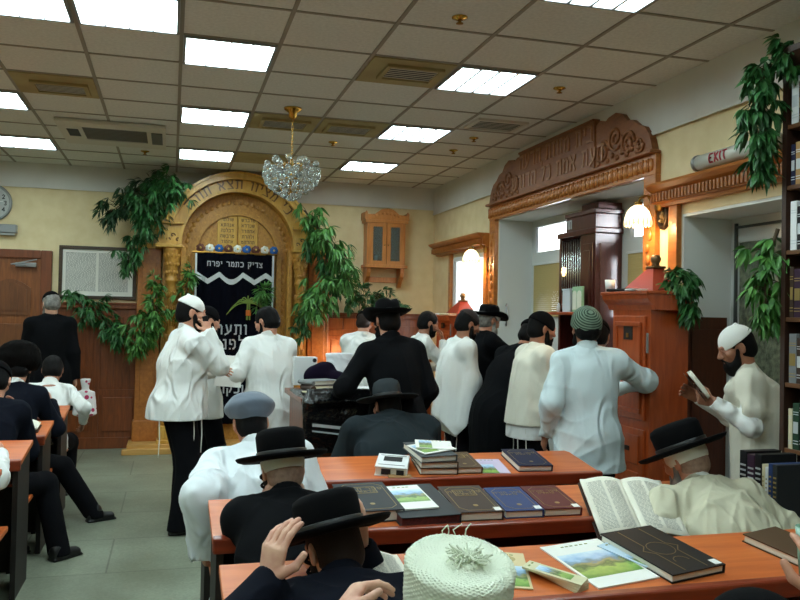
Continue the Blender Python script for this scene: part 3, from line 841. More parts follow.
# window line of the right recess: white door with a figured glass light
FROST = mat('figured_glass', (132, 138, 114), .3, noise=(26, (78, 84, 68), 6), bump=(45, .9, .01), spec=.6)
d1 = struct('door_1', MB().box(XO, XO + .05, 3.57, 3.86, 0, Z3 - .02).box(XO, XO + .05, 4.655, 4.73, 0, Z3 - .02).box(XO, XO + .05, 3.86, 4.655, 2.17, Z3 - .02).box(XO, XO + .05, 3.86, 4.655, 0, 1.0), mat('door_white', (205, 207, 204), .35))
MB().box(XO + .01, XO + .03, 3.86, 4.655, 1.0, 2.17).build('door_glass', FROST, d1)
MB().box(XO - .02, XO, 4.66, 4.675, .0, 2.3).box(XO - .02, XO, 3.57, 4.675, 2.265, 2.28).build('door_gap_shade', mat('door_shadow_gap', (70, 72, 70), .6), d1)  # dark strips colour in the shadow gap round the door
MB().box(XR + .08, XO, 3.57, 4.73, -.02, .012).build('door_threshold', STEEL, d1)
# ---- panelling on the back wall
def wainscot(mb, x0, x1, y, top=1.66, d=.03):
    n = max(1, round((x1 - x0) / .62)); w = (x1 - x0) / n
    mb.box(x0, x1, y - d, y, 0, top)
    for i in range(n):
        a = x0 + i * w
        mb.box(a, a + .045, y - d - .015, y - d, .14, top - .06)
        q = 5
        for j in range(q):
            b = a + .06 + (w - .075) * j / q
            mb.box(b, b + (w - .075) / q - .012, y - d - .008, y - d, .72, top - .14, .003)
        mb.box(a + .09, a + w - .05, y - d - .012, y - d, .2, .6, .006)
        mb.box(a + .045, a + w, y - d - .012, y - d, .63, .69)
    mb.box(x0, x1, y - d - .02, y - d, 0, .13, .004); mb.box(x0, x1, y - d - .035, y, top - .05, top, .008); mb.box(x0, x1, y - d - .05, y, top, top + .025, .006)
w = MB(); wainscot(w, -1.32, -.36, YB, 1.69); wainscot(w, 1.62, XR - .01, YB, 1.63); wainscot(w, XL, -2.75, YB, 1.69)
struct('trim_3', w, PANEL)
o = struct('trim_4', MB().box(XR + .02, XO - .05, 4.70, 4.73, 0, 1.66).box(XR + .05, XO - .08, 4.69, 4.70, .1, 1.58, .004), wood('panel_dark', (74, 34, 18), (92, 44, 24), (9, 9, 1), 4, .4))

# ---- brown door at the far left
dm = MB(); dm.box(-2.72, -2.6, YB - .06, YB, 0, 2.30, .01); dm.box(-1.46, -1.34, YB - .06, YB, 0, 2.30, .01); dm.box(-2.6, -1.46, YB - .06, YB, 2.2, 2.30, .01)
door = struct('door_2', dm, wood('door_frame_red', (104, 54, 26), (126, 66, 32), (9, 9, 1), 4, .4))
lf = MB(); lf.box(-2.6, -1.46, YB - .035, YB, 0, 2.2)
lf.build('door_leaf', DOORW, door)
lp = MB()
def arch_poly(x0, x1, z0, z1, rise, n=12):
    return [(x0, z0), (x1, z0)] + [(x1 + (x0 - x1) * i / n, z1 + rise * math.sin(PI * i / n)) for i in range(n + 1)]
for x0, x1 in ((-2.5, -2.08), (-1.98, -1.56)):
    lp.prism(arch_poly(x0, x1, 1.55, 1.86, .1), YB - .05, YB - .035); lp.prism(arch_poly(x0 + .04, x1 - .04, 1.6, 1.84, .08), YB - .058, YB - .05)
    lp.box(x0, x1, YB - .05, YB - .035, 1.15, 1.45, .006); lp.box(x0, x1, YB - .05, YB - .035, .2, 1.05, .006); lp.box(x0 + .05, x1 - .05, YB - .06, YB - .05, .26, .98, .006)
lp.build('door_panel', wood('door_panel_wood', (96, 54, 24), (124, 72, 34), (9, 9, 1), 4, .45), door)
MB().box(-1.72, -1.5, YB - .1, YB - .035, 2.10, 2.15, .006).tube([(-1.6, YB - .1, 2.12), (-1.75, YB - .2, 2.12), (-1.5, YB - .07, 2.19)], .008).build('door_closer', STEEL, door)

# ---- ceiling fittings
PANELE = mat('lit_diffuser', (255, 255, 255), .5, emit=((224, 248, 250), 18.5))
ALU = mat('louvre_metal', (150, 152, 156), .5, .4)
def ceiling_light(i, j, label, group=None):
    x0, y0 = cell(i, j); x1, y1 = x0 + gp, y0 + gq
    t = thing('ceiling_light', label, 'ceiling light', (x0, y0, CEIL), 0, group)
    MB().box(.014, gp - .014, .013, .028, -.018, -.001).box(.014, gp - .014, gq - .028, gq - .013, -.018, -.001).box(.014, .03, .028, gq - .028, -.018, -.001).box(gp - .03, gp - .014, .028, gq - .028, -.018, -.001).build('frame', ALU, t)
    MB().box(.03, gp - .03, .028, gq - .028, -.010, -.002).build('diffuser', PANELE, t)
    lv = MB()
    for q in (1, 2, 3): xx = .03 + (gp - .06) * q / 4; lv.box(xx - (.009 if i == 3 else .003), xx + (.009 if i == 3 else .003), .028, gq - .028, -.02, -.010)
    lv.build('louvre', ALU, t)
    return t
L_ = [(-2, -1, 'square ceiling light cut by the top left corner, left of its twin panel'), (-1, -1, 'square ceiling light near the top edge, beside the corner panel'),
      (0, 0, 'square ceiling light directly above the arch, nearest of three in its column'), (0, 3, 'square ceiling light above the arch, middle of three in its column'),
      (0, 6, 'square ceiling light closest to the top of the wooden arch'), (-3, 3, 'square ceiling light above the grey wall clock, nearer of two'),
      (-3, 6, 'square ceiling light above the grey wall clock, farther of two'), (3, 0, 'four-strip ceiling light nearest the carved header board, beside a brown vent tile'),
      (3, 3, 'four-strip ceiling light in the middle of the right column of three'), (3, 6, 'four-strip ceiling light above the small glazed wall cabinet'), (3, -3, 'ceiling light panel cut by the top edge, right of centre')]
for i, j, lb in L_: ceiling_light(i, j, lb, 'recessed ceiling light panels')
for i, j in ((0, -3), (-3, -3), (-6, -1), (0, -6), (-6, 0), (-6, 3), (-6, 6), (-9, 0), (-9, 4), (-3, -6), (3, -5), (0, -8), (3, -9), (-3, -9), (-6, -5), (-6, -8), (-9, -6)):  # out-of-view panels, several added to raise the light from behind
    ceiling_light(i, j, 'unseen recessed ceiling light panel over the rear of the hall', 'recessed ceiling light panels')

STAIN = mat('vent_tile_tan', (176, 160, 112), .8, noise=(3, (160, 142, 96)))
GRILL = mat('vent_grille', (205, 200, 188), .5)
def vent(cx, cy, w, d, label, tile=None):
    t = thing('ceiling_vent', label, 'ceiling vent', (cx, cy, CEIL), 0)
    if tile: MB().box(tile[0] - cx + .014, tile[1] - cx - .014, tile[2] - cy + .013, tile[3] - cy - .013, -.012, -.001).build('tile_panel', STAIN, t)
    z = -.013 if tile else -.001
    MB().box(-w / 2, w / 2, -d / 2, -d / 2 + .03, z - .02, z).box(-w / 2, w / 2, d / 2 - .03, d / 2, z - .02, z).box(-w / 2, -w / 2 + .03, -d / 2 + .03, d / 2 - .03, z - .02, z).box(w / 2 - .03, w / 2, -d / 2 + .03, d / 2 - .03, z - .02, z).build('frame', GRILL if not tile else STAIN, t)
    MB().box(-w / 2 + .03, w / 2 - .03, -d / 2 + .03, d / 2 - .03, z - .004, z).build('duct', mat('duct_black', (18, 18, 18), .9), t)
    sl = MB(); n = 6
    for q in range(n):
        yy = -d / 2 + .04 + (d - .08) * (q + .5) / n
        M = Matrix.Translation((0, yy, z - .012)) @ Matrix.Rotation(-.1, 4, 'X')
        sl.box(-w / 2 + .03, w / 2 - .03, -.006, .006, -.001, .001, M=M)
    sl.build('slats', mat('vent_slat', (186, 182, 168), .5), t)
    return t
x0, y0 = cell(-2, 2); vent(x0 + .33, y0 + .32, .4, .3, 'air vent in a beige ceiling tile left of the air conditioner', (x0, x0 + gp, y0, y0 + gq))
x0, y0 = cell(2, 0); vent(x0 + .33, y0 + .27, .4, .32, 'air vent in a tan ceiling tile beside the nearest four-strip light', (x0, x0 + gp, y0, y0 + gq))
x0, y0 = cell(1, 3); vent(x0 + .3, y0 + .3, .42, .34, 'air vent in a tan tile behind the chandelier chain', (x0, x0 + gp, y0, y0 + gq))
x0, y0 = cell(2, 3); vent(x0 + .28, y0 + .3, .42, .34, 'air vent in a tan tile just right of the chandelier chain', (x0, x0 + gp, y0, y0 + gq))
vent(2.68, 6.54, .46, .36, 'pale framed air vent nearest the carved header board')
x0, y0 = cell(1, 6); t = thing('ceiling_panel', 'plain tan stained ceiling tile above the arch right shoulder', 'ceiling panel', (x0, y0, CEIL)); MB().box(.014, gp - .014, .013, gq - .013, -.01, -.001).build('tile_panel', STAIN, t)
t = thing('air_conditioner', 'wide ceiling cassette air conditioner with a dark grille', 'air conditioner', (-.56, 8.1, CEIL - .007))
ACW = mat('unit_cream', (205, 200, 186), .5)
MB().box(-.47, .47, -.5, -.3, -.03, -.001, .004).box(-.47, .47, .25, .5, -.03, -.001, .004).box(-.47, -.26, -.3, .25, -.03, -.001).box(.3, .47, -.3, .25, -.03, -.001).build('casing', ACW, t)
MB().box(-.26, .3, -.3, .25, -.012, -.001).box(-.4, -.3, -.2, .1, -.034, -.03).build('intake', mat('unit_shadow', (60, 60, 58), .8), t)
g = MB()
for q in range(9): g.box(-.26, .3, -.28 + q * .058, -.28 + q * .058 + .02, -.03, -.012)
g.build('grille', mat('unit_grille', (120, 118, 112), .6), t)
MB().box(.34, .44, -.28, .22, -.04, -.03, .004).build('flap', mat('unit_flap', (90, 88, 84), .5), t)
for n_, (x, y) in enumerate(((1.517, 4.26), (2.68, 5.34), (2.69, 7.1), (2.70, 7.7), (1.478, 7.76), (1.49, 8.86), (-.308, 8.93))):
    lb = ('brass sprinkler nearest the camera side of the ceiling, above the middle of the hall', 'brass sprinkler rose near the carved header, nearest of three along that wall', 'brass sprinkler rose beyond the pale vent, middle of three along that wall', 'brass sprinkler rose farthest along the wall of the carved header',
          'small brass sprinkler just beyond the tan vent tiles', 'small brass sprinkler by the tan stained tile above the arch', 'small brass sprinkler beyond the cassette air conditioner')[n_]
    t = thing('ceiling_sprinkler', lb, 'sprinkler', (x, y, CEIL), 0, 'ceiling sprinklers')
    MB().lathe([(.045, 0), (.045, -.006), (.02, -.014), (.014, -.02)], 16).build('rose', BRASS, t, True)
    MB().tube([(0, 0, -.02), (0, 0, -.034)], .01).lathe([(.02, -.034), (.022, -.038), (.0, -.04)], 12).build('nozzle', BRASSD, t, True)

# ---- chandelier
t = thing('chandelier', 'crystal ball chandelier hanging on a brass chain before the arch', 'chandelier', (.918, 6.6, CEIL))
MB().lathe([(.075, 0), (.07, -.015), (.035, -.04), (.03, -.075), (.012, -.09)], 20).build('ceiling_rose', BRASS, t, True)
c = MB()
for q in range(13):
    z = -.09 - q * .026
    M = Matrix.Translation((0, 0, z - .013)) @ Matrix.Rotation(PI / 2 * (q % 2), 4, 'Z')
    c.tube([M @ Vector((.009 * math.cos(a), 0, .017 * math.sin(a))) for a in [i * PI / 5 for i in range(11)]], .0028, 5, False)
c.build('chain', BRASS, t, True)
f = MB(); f.tube([(0, 0, -.42), (0, 0, -.7)], .012); f.lathe([(.0, -.44), (.04, -.46), (.05, -.49), (.02, -.52)], 14)
for q in range(6):
    a = q * PI / 3; f.tube([(.02 * math.cos(a), .02 * math.sin(a), -.5), (.1 * math.cos(a), .1 * math.sin(a), -.46), (.18 * math.cos(a), .18 * math.sin(a), -.5)], .005)
for (r, z) in ((.19, -.5), (.16, -.6), (.11, -.68)): f.tube([(r * math.cos(i * PI / 12), r * math.sin(i * PI / 12), z) for i in range(25)], .005, 6, False)
f.build('frame', BRASS, t, True)
CRY = mat('crystal', (235, 244, 240), .03, trans=.75, ior=1.5, spec=.9)
rs = random.Random(4); cb = MB()
for (r, z, n, br) in ((.21, -.515, 20, .026), (.215, -.56, 20, .025), (.2, -.605, 18, .025), (.165, -.645, 15, .025), (.12, -.685, 11, .025), (.07, -.72, 7, .024), (.02, -.745, 2, .024), (.14, -.53, 12, .024), (.08, -.54, 8, .024)):
    for q in range(n):
        a = (q + rs.random() * .3) / n * 2 * PI
        cb.ball((r * math.cos(a), r * math.sin(a), z + rs.uniform(-.008, .008)), br, 8)
cb.build('crystal_strings', CRY, t, True)
for q in range(12):
    a = q * PI / 6 + .2; r = .2 if q % 2 else .13; z = -.455 if q % 2 else -.425
    b = MB(); b.ball((r * math.cos(a), r * math.sin(a), z), .027, 10); b.tube([(r * math.cos(a), r * math.sin(a), z - .025), (r * .95 * math.cos(a), r * .95 * math.sin(a), -.51)], .003, 5)
    b.build('crystal_ball', CRY, t, True)
for q in range(3):
    a = q * 2 * PI / 3 + .5; MB().tube([(.06 * math.cos(a), .06 * math.sin(a), -.49), (.06 * math.cos(a), .06 * math.sin(a), -.44)], [.012, .006], 8).build('candle_bulb', mat('bulb_gold', (230, 190, 110), .3), t, True)

# ---- clock, light tube shelf, framed scroll
t = thing('wall_clock', 'round grey wall clock cut by the left edge', 'clock', (-2.0, YB, 2.825))
FX = Matrix.Rotation(PI / 2, 4, 'X')
MB().lathe([(.215, 0), (.215, .03), (.2, .04), (.19, .03), (.185, .02), (0, .02)], 40, M=FX).build('case', STEEL, t, True)
MB().lathe([(.186, .021), (.186, .023), (0, .023)], 40, M=FX).build('dial', mat('dial_grey', (188, 190, 188), .5), t)
n = MB()
for q in range(12):
    a = q * PI / 6; pen(n, [[(x_ + math.sin(a) * .145, z_ + math.cos(a) * .145 - .022) for x_, z_ in pl] for pl in lat_strokes(str(q or 12), .044, .25)], .009, .002, lambda u, w, d: Vector((u, -.0235 - d, w)))
n.build('numerals', INKB, t)
MB().tube([(0, -.028, 0), (.12, -.028, .02)], .006).tube([(0, -.028, 0), (-.03, -.028, .09)], .008).build('hands', mat('hands_white', (230, 230, 228), .5), t)
t = thing('wall_lamp', 'grey tube light fitting on the wall below the clock', 'wall lamp', (-2.15, YB, 2.53))
MB().box(-.5, .43, -.09, 0, -.05, .05, .012).build('housing', STEEL, t); MB().tube([(-.48, -.06, -.06), (.41, -.06, -.06)], .016).build('tube', mat('tube_grey', (190, 192, 188), .4), t, True)

t = thing('framed_text', 'dark framed sheet of printed Hebrew columns on the cream wall', 'framed print', (-.84, YB, 2.06))
MB().box(-.43, .43, -.03, 0, .27, .31, .004).box(-.43, .43, -.03, 0, -.31, -.27, .004).box(-.43, -.39, -.03, 0, -.27, .27, .004).box(.39, .43, -.03, 0, -.27, .27, .004).build('frame', wood('frame_dark', (52, 38, 24), (74, 54, 34), (1, 8, 8), 5), t)
MB().box(-.39, .39, -.012, -.004, -.27, .27).build('sheet', mat('sheet_offwhite', (232, 230, 220), .6), t)
n = MB(); rs = random.Random(2)
for cx in (-.19, .17):
    for q in range(36):
        z = .225 - q * .0126
        x = cx - .165
        while x < cx + .165:
            w = rs.uniform(.012, .04); n.box(x, min(x + w, cx + .165), -.0135, -.012, z, z + .005); x += w + .006
n.build('printed_text', INK, t)

# ---- EXIT light
t = thing('exit_sign', 'long pale tube exit light reading EXIT on the right wall', 'exit sign', (XR, 4.13, 2.645))
MB().tube([(-.07, -.35, 0), (-.07, .35, 0)], .05, 20).box(-.03, 0, -.33, .33, -.035, .035).build('tube_housing', mat('housing_clear_grey', (196, 196, 186), .3), t, True)
MB().tube([(-.07, -.36, 0), (-.07, -.335, 0)], .054, 20).build('end_cap', STEEL, t, True); MB().tube([(-.07, .335, 0), (-.07, .36, 0)], .054, 20).build('end_cap', STEEL, t, True)
e = MB(); pen(e, [[(a[0] + (b_[0] - a[0]) * q / 6, a[1] + (b_[1] - a[1]) * q / 6) for a, b_ in zip(pl[:-1], pl[1:]) for q in range(7)] for pl in lat_strokes('EXIT', .052, .3)], .011, .003, lambda u, w, d: Vector((-.07 - (.0505 + d) * math.cos((w - .026) / .05), .10 - u, .0 + (.0505 + d) * math.sin((w - .026) / .05))))
e.build('lettering', mat('sign_red', (176, 40, 56), .5), t)
# ============================================================ the ark
AX, AY, AZ = .75, 9.75, 2.405
ark = thing('torah_ark', 'tall golden carved wooden ark with an arched top and Hebrew lettering', 'ark', (AX, YB - .01, 0))
def arc(r, n, a0=0.0, a1=PI, cx=0.0, cz=AZ): return [(cx + r * math.cos(a0 + (a1 - a0) * i / n), cz + r * math.sin(a0 + (a1 - a0) * i / n)) for i in range(n + 1)]
def DY(y): return y - (YB - .01)
p = MB()
F0 = DY(AY)
p.band(arc(.80, 40), arc(.665, 40), F0 + .03, -.02)                         # arch face
p.build('arch', OAK, ark, True) if False else p.build('arch', OAK, ark)
p = MB(); p.band(arc(.865, 48, .32, PI - .32), arc(.80, 48, .32, PI - .32), F0 - .05, -.02); p.band(arc(.885, 48, .32, PI - .32), arc(.855, 48, .32, PI - .32), F0 - .07, F0 + .05)
p.band(arc(.825, 48, .05, PI - .05), arc(.805, 48, .05, PI - .05), F0 - .0, F0 + .03); p.band(arc(.69, 48), arc(.655, 48), F0 + .005, F0 + .06)
p.build('arch_moulding', OAK, ark)
for sx in (-1, 1):
    p = MB(); a, b = sorted((sx * .655, sx * .93))
    p.box(a, b, F0 + .02, -.02, 2.40, 2.64, .004); p.box(a - .02, b + .02, F0 - .03, -.02, 2.64, 2.675, .006); p.box(a - .015, b + .015, F0 - .02, -.02, 2.37, 2.405, .006)
    a, b = sorted((sx * .87, sx * 1.16)); p.box(a, b, F0 + .2, -.02, 2.36, 2.42, .006); p.build('shoulder_block', OAK, ark)
p = MB()
st = heb_strokes('כי מציון תצא תורה', .098, .3)
def on_arch(u, w, d):
    a = PI / 2 - u / .73; r = .695 + w
    return Vector((r * math.cos(a), F0 + .03 - d, AZ + r * math.sin(a)))
pen(p, st, .017, .004, on_arch)
for sx in (-1, 1):                                                       # scroll flourishes at the feet of the arch
    for q in range(3):
        cx, cz = sx * (.70 + .055 * q), 2.46 + .05 * (q % 2)
        pl = [[(cx + (.03 - .0035 * i) * math.cos(i * .7) , cz + (.03 - .0035 * i) * math.sin(i * .7)) for i in range(8)]]
        pen(p, pl, .012, .006, lambda u, w, d: Vector((u, F0 + .02 - d, w)))
p.build('carved_lettering', wood('oak_letter_stain', (92, 62, 26), (110, 74, 32), (3, 3, 3), 8), ark)
# recessed back with inner arch
p = MB()
p.prism([(-.66, 0), (.66, 0)] + arc(.66, 30), DY(9.99), -.02)
p.build('back_panel', OAKC, ark)
p = MB(); p.band(arc(.52, 36, 0, PI, 0, 2.33), arc(.47, 36, 0, PI, 0, 2.33), DY(9.93), DY(9.995)); p.box(-.53, -.47, DY(9.93), DY(9.99), .12, 2.33, .006); p.box(.47, .53, DY(9.93), DY(9.99), .12, 2.33, .006)
p.box(-.66, -.6, DY(9.85), DY(9.99), .1, 2.4, .01); p.box(.6, .66, DY(9.85), DY(9.99), .1, 2.4, .01)
for q in range(26):
    a = PI * (q + .5) / 26; p.ball((.6 * math.cos(a), DY(9.985), 2.36 + .6 * math.sin(a)), .03, 6, (1, .5, 1))
for sx in (-1, 1):
    for q in range(24): p.ball((.565 * sx, DY(9.985), .25 + q * .088), .026, 6, (1, .5, 1.3))
p.build('inner_frame', OAKC, ark)
p = MB()
for sx in (-1, 1): p.box(sx * .123 - .118, sx * .123 + .118, DY(9.955), DY(9.99), 2.42, 2.79, .008)
p.box(-.26, .26, DY(9.965), DY(9.99), 2.40, 2.425); p.box(-.26, .26, DY(9.965), DY(9.99), 2.785, 2.81)
tb = p.build('tablets', OAK, ark)
p = MB(); rs = random.Random(5)
for sx in (-1, 1):
    for q in range(5):
        s_ = ''.join(rs.choice('אבדהולמנרשת') for _ in range(5)); pen(p, [[(x + sx * .123, z + 2.73 - q * .067) for x, z in pl] for pl in heb_strokes(s_, .032, .3)], .007, .004, lambda u, w, d: Vector((u, DY(9.955) - d, w)))
p.build('tablet_lettering', MATS['oak_letter_stain'], tb)
# columns, piers, bases
def column(sx):
    c = MB(); x = .755 * sx; y = F0 + .10
    c.lathe([(.085, .30), (.085, .33), (.075, .36), (.068, .40), (.058, .44), (.055, 1.1), (.052, 1.9), (.056, 1.96), (.072, 1.975), (.072, 1.995), (.056, 2.01), (.058, 2.05), (.08, 2.2), (.10, 2.33), (.11, 2.37)], 24, (x, y, 0))
    for k in range(12):
        a = k * PI / 6
        for q in range(9): c.ball((x + .057 * math.cos(a + q * .26), y + .057 * math.sin(a + q * .26), .5 + q * .165), .016, 6, (1, 1, 2.4))
        for q in range(3): c.ball((x + (.060 + q * .015) * math.cos(a + q * .26), y + (.060 + q * .015) * math.sin(a + q * .26), 2.08 + q * .1), .016, 6, (1, 1, 1.7))
    c.build('column', OAKC, ark, True)
    b = MB(); b.box(x - .11, x + .11, y - .11, y + .11, .12, .30, .01); b.box(x - .13, x + .13, y - .13, y + .13, .10, .14, .006); b.box(x - .06, x + .06, y - .118, y - .108, .16, .26, .004); b.build('plinth', OAK, ark)
    pr = MB(); a, b_ = sorted((sx * .88, sx * 1.14)); pr.box(a, b_, F0 + .22, -.02, .10, 2.36, .008); pr.box(a + .05, b_ - .05, F0 + .21, F0 + .22, .5, 2.2, .006); pr.box(a - .02, b_ + .02, F0 + .19, -.02, .10, .34, .01); pr.build('pier', TRIMW, ark)
    pi = MB(); a, b_ = sorted((sx * .655, sx * .86)); pi.box(a, b_, F0 + .2, -.02, .1, 2.38); pi.build('pilaster', OAKC, ark)
column(-1); column(1)
s_ = MB(); s_.box(-1.2, 1.2, F0 - .06, -.02, 0, .10, .006); s_.box(-1.25, -.55, F0 - .16, F0 - .06, 0, .06, .006); s_.box(.55, 1.25, F0 - .16, F0 - .06, 0, .06, .006); s_.build('base_step', wood('oak_step', (186, 140, 72), (206, 160, 92), (1, 6, 6), 4, .45), ark)

# curtain
ct = thing('ark_curtain', 'dark navy velvet curtain embroidered in silver Hebrew, hanging in the arch', 'curtain', (AX - .03, 9.86, 0))
def cur(x, z): return .012 * math.sin(x * 26) * (1 - .0 * z) + .006 * math.sin(x * 61 + z)
p = MB(); p.quadgrid(lambda u, v: Vector((-.46 + .92 * u, cur(-.46 + .92 * u, 0), .30 + 2.03 * v)), 70, 20)
o = p.build('velvet', VELVET, ct, True); md = o.modifiers.new('thick', 'SOLIDIFY'); md.thickness = .008; md.offset = 1
MB().tube([(-.5, .0, 2.335), (.5, .0, 2.335)], .014).build('rod', BRASSD, ct)
p = MB()
zz = []
for i in range(81):
    x = -.45 + .9 * i / 80; u = (x + .45) / .9 * 3.3; fr = u % 1.0
    h = abs(2 * fr - 1) if int(u) != 1 else (1 - math.sin(PI * fr))
    zz.append((x, 2.02 + .09 * h))
for (a, b) in zip(zz[:-1], zz[1:]):
    q = [Vector((x, cur(x, 0) - .012, z + dz)) for (x, z) in (a, b) for dz in (0, -.062)]
    v = [p.bm.verts.new(t_) for t_ in q]; p.bm.faces.new((v[0], v[2], v[3], v[1]))
for sx in (-1, 1): p.box(sx * .452 - .011, sx * .452 + .011, -.024, -.014, .35, 2.32)
o = p.build('silver_braid', SILVER, ct); md = o.modifiers.new('thick', 'SOLIDIFY'); md.thickness = .004
p = MB(); P_ = lambda z0: (lambda u, w, d: Vector((u, cur(u, 0) - .011 - d, z0 + w)))
pen(p, heb_strokes('צדיק כתמר יפרח', .052, .3), .010, .004, P_(2.175))
for q, ln in enumerate(('ותערב', 'לפניך', 'עתירתנו', 'כעולה', 'וכקרבן')): pen(p, [[(x_ - .08, z_) for x_, z_ in pl] for pl in heb_strokes(ln, .105 if len(ln) < 6 else .085, .3)], .018, .004, P_(1.37 - q * .175))
p.build('embroidered_text', mat('thread_text', (176, 178, 182), .5, .2, bump=(300, .3, .001)), ct)
p = MB()
for k in range(9):
    a = -1.35 + k * .34; L = .26; pts = []
    for i in range(10):
        t = i / 9; pts.append((.16 + .22 * math.sin(a) * t * 1.15, -.026, 1.74 + .19 * math.cos(a) * t * (1.4 - t) - .16 * t * t * abs(math.sin(a))))
    p.tube(pts, [.008 * (1 - .7 * i / 9) + .002 for i in range(10)], 5)
for k in range(2): p.tube([(.155 + .03 * k, -.024, 1.54), (.16 + .02 * k, -.026, 1.76)], .011, 5)
p.build('embroidered_palm', mat('thread_green', (112, 132, 52), .7, bump=(300, .4, .001)), ct)
p = MB()
for k in range(12): p.ball((.17 + .02 * (k % 3) - .02, -.03, 1.60 + .016 * (k // 3)), .012, 6)
p.build('embroidered_dates', mat('thread_orange', (205, 104, 30), .6), ct)
# paper flowers over the curtain
def flower(x, kind, lb):
    t = thing('paper_flower', lb, 'flower', (x, 9.86, 2.385), 0, {'w': 'white paper flowers above the curtain', 'b': 'blue paper flowers above the curtain', 'r': 'brown paper flowers above the curtain'}[kind])
    c = {'w': mat('flower_white', (235, 235, 225), .8), 'b': mat('flower_blue', (42, 96, 170), .8), 'r': mat('flower_brown', (110, 66, 52), .8)}[kind]
    m = MB(); rs = random.Random(x)
    for q in range(14):
        a = q * 2 * PI / 7 + (q // 7) * .4; r = .032 if q < 7 else .018
        m.ball((r * math.cos(a), -.012 * (q // 7) + rs.uniform(-.004, .004), r * math.sin(a)), .02, 7, (1.1, .5, 1.1))
    m.build('petals', c, t, True)
    MB().ball((0, -.03, 0), .012, 8).build('centre', mat('flower_centre', (225, 190, 90), .7), t, True)
W_ = {'w': 'white paper flower above the curtain', 'b': 'blue paper flower above the curtain', 'r': 'brown paper flower above the curtain'}
pos_ = {'w': ['near the left post', 'under the middle of the tablets', 'right of the tablets'], 'b': ['under the left edge of the tablets', 'under the right half of the tablets', 'at the right post'], 'r': ['at the far left post', 'left of the middle', 'between white and blue at right']}
cnt_ = {'w': 0, 'b': 0, 'r': 0}
for i, k in enumerate('rwbrwbrwb'):
    flower(AX - .435 + i * .108, k, W_[k] + ' ' + pos_[k][cnt_[k]]); cnt_[k] += 1

# ============================================================ right wall: carved header, cornices, pilasters
hd = thing('carved_header', 'large carved walnut header board with Hebrew lines above the big window bay', 'header board', (XR, 6.56, 0))
def HP(mb, poly, d0, d1): mb.prism(poly, d0, d1, 'x')
yc = 6.56
def ys(*pts): return [(y - yc, z) for y, z in pts]
m = MB()
HP(m, ys((5.83, 2.83), (7.29, 2.83), (7.29, 3.235), (5.83, 3.235)), -.07, 0); 
m.build('centre_board', CARVE, hd)
for sgn, nm in ((1, 'scroll_wing'), (-1, 'scroll_wing')):
    e = 7.29 if sgn > 0 else 5.83
    pr = [(0, 0), (0, .36), (.07, .385), (.15, .36), (.19, .38), (.30, .395), (.40, .36), (.46, .30), (.54, .285), (.62, .23), (.70, .20), (.76, .13), (.80, .02), (.82, 0)]
    m = MB(); HP(m, [(e + sgn * a - yc, 2.83 + b) for a, b in pr], -.055, 0)
    o = m.build(nm, CARVE, hd)
    g = MB()
    for (a, b, r, dr) in ((.48, .12, .10, 1), (.30, .2, .11, -1), (.12, .12, .10, 1), (.64, .08, .06, -1)):
        pts = [(-.06, e + sgn * (a + (r * (1 - i / 26)) * math.cos(dr * i * .5)) - yc, 2.83 + b + (r * (1 - i / 26)) * math.sin(dr * i * .5)) for i in range(24)]
        g.tube(pts, .013, 6)
    for q in range(10): g.ball((-.058, e + sgn * (.05 + q * .07) - yc, 2.87 + .03 * (q % 2)), .028, 8, (.6, 1, .8))
    g.build('carved_scrolls', CARVE, o, True)
m = MB()
pen(m, heb_strokes('בית מזוזת הדעה', .12, .28), .018, .008, lambda u, w, d: Vector((-.07 - d, -u, 3.075 + w)))
pen(m, heb_strokes('דעת אמת כל הדורש', .12, .28), .018, .008, lambda u, w, d: Vector((-.07 - d, -u, 2.89 + w)))
m.build('carved_lettering', wood('carved_letter', (150, 96, 54), (176, 118, 70), (3, 3, 3), 8), hd)
m = MB(); m.box(-.085, 0, 5.83 - yc, 7.29 - yc, 3.225, 3.245, .004); m.box(-.09, 0, 5.0 - yc, 8.12 - yc, 2.815, 2.84, .006); m.build('ledge', CARVE, hd)
fr = thing('bay_frame', 'honey wood frame with a beaded band round the big window bay', 'door frame', (XR, 6.56, 0))
m = MB(); m.box(-.045, 0, 5.0 - yc, 8.11 - yc, 2.665, 2.815, .005); m.build('head_band', TRIMW, fr)
g = MB()
for q in range(44):
    y = 5.05 - yc + q * .0702; g.ball((-.047, y, 2.74), .03, 8, (.55, .8, 1.5)); g.box(-.058, -.045, y + .028, y + .041, 2.69, 2.79)
g.build('egg_moulding', TRIMW, fr, True)
for a, b in ((5.0, 5.15), (7.95, 8.10)):
    m = MB(); m.box(-.045, 0, a - yc, b - yc, 0, 2.665, .005); jo = m.build('jamb', TRIMW, fr)
    g = MB()
    for q in range(26): g.ball((-.047, (a + b) / 2 - yc + .02 * math.sin(q * 2.2), .3 + q * .088), .034, 8, (.4, .8, 1.2))
    g.build('carved_vine', TRIMW, jo, True)
def cornice(name, lb, y0, y1, z):
    t = thing(name, lb, 'cornice', (XR, (y0 + y1) / 2, 0)); h = (y1 - y0) / 2
    m = MB(); m.prism([(0, z), (-.05, z), (-.055, z + .02), (-.09, z + .025), (-.09, z + .095), (-.12, z + .11), (-.15, z + .135), (-.155, z + .15), (0, z + .15)], -h, h, 'y'); m.build('moulding', TRIMW, t)
    g = MB(); n = int(2 * h / .036)
    for q in range(n): g.box(-.112, -.088, -h + .02 + q * .036, -h + .02 + q * .036 + .019, z + .03, z + .09)
    g.build('dentils', wood('trim_dentil', (140, 80, 32), (160, 96, 42), (5, 5, 5), 5), t)
cornice('window_cornice', 'honey wood dentil cornice under the exit light', 3.52, 4.97, 2.42)
cornice('window_cornice', 'honey wood cornice over the bright window by the far corner', 8.17, 9.9, 2.395)
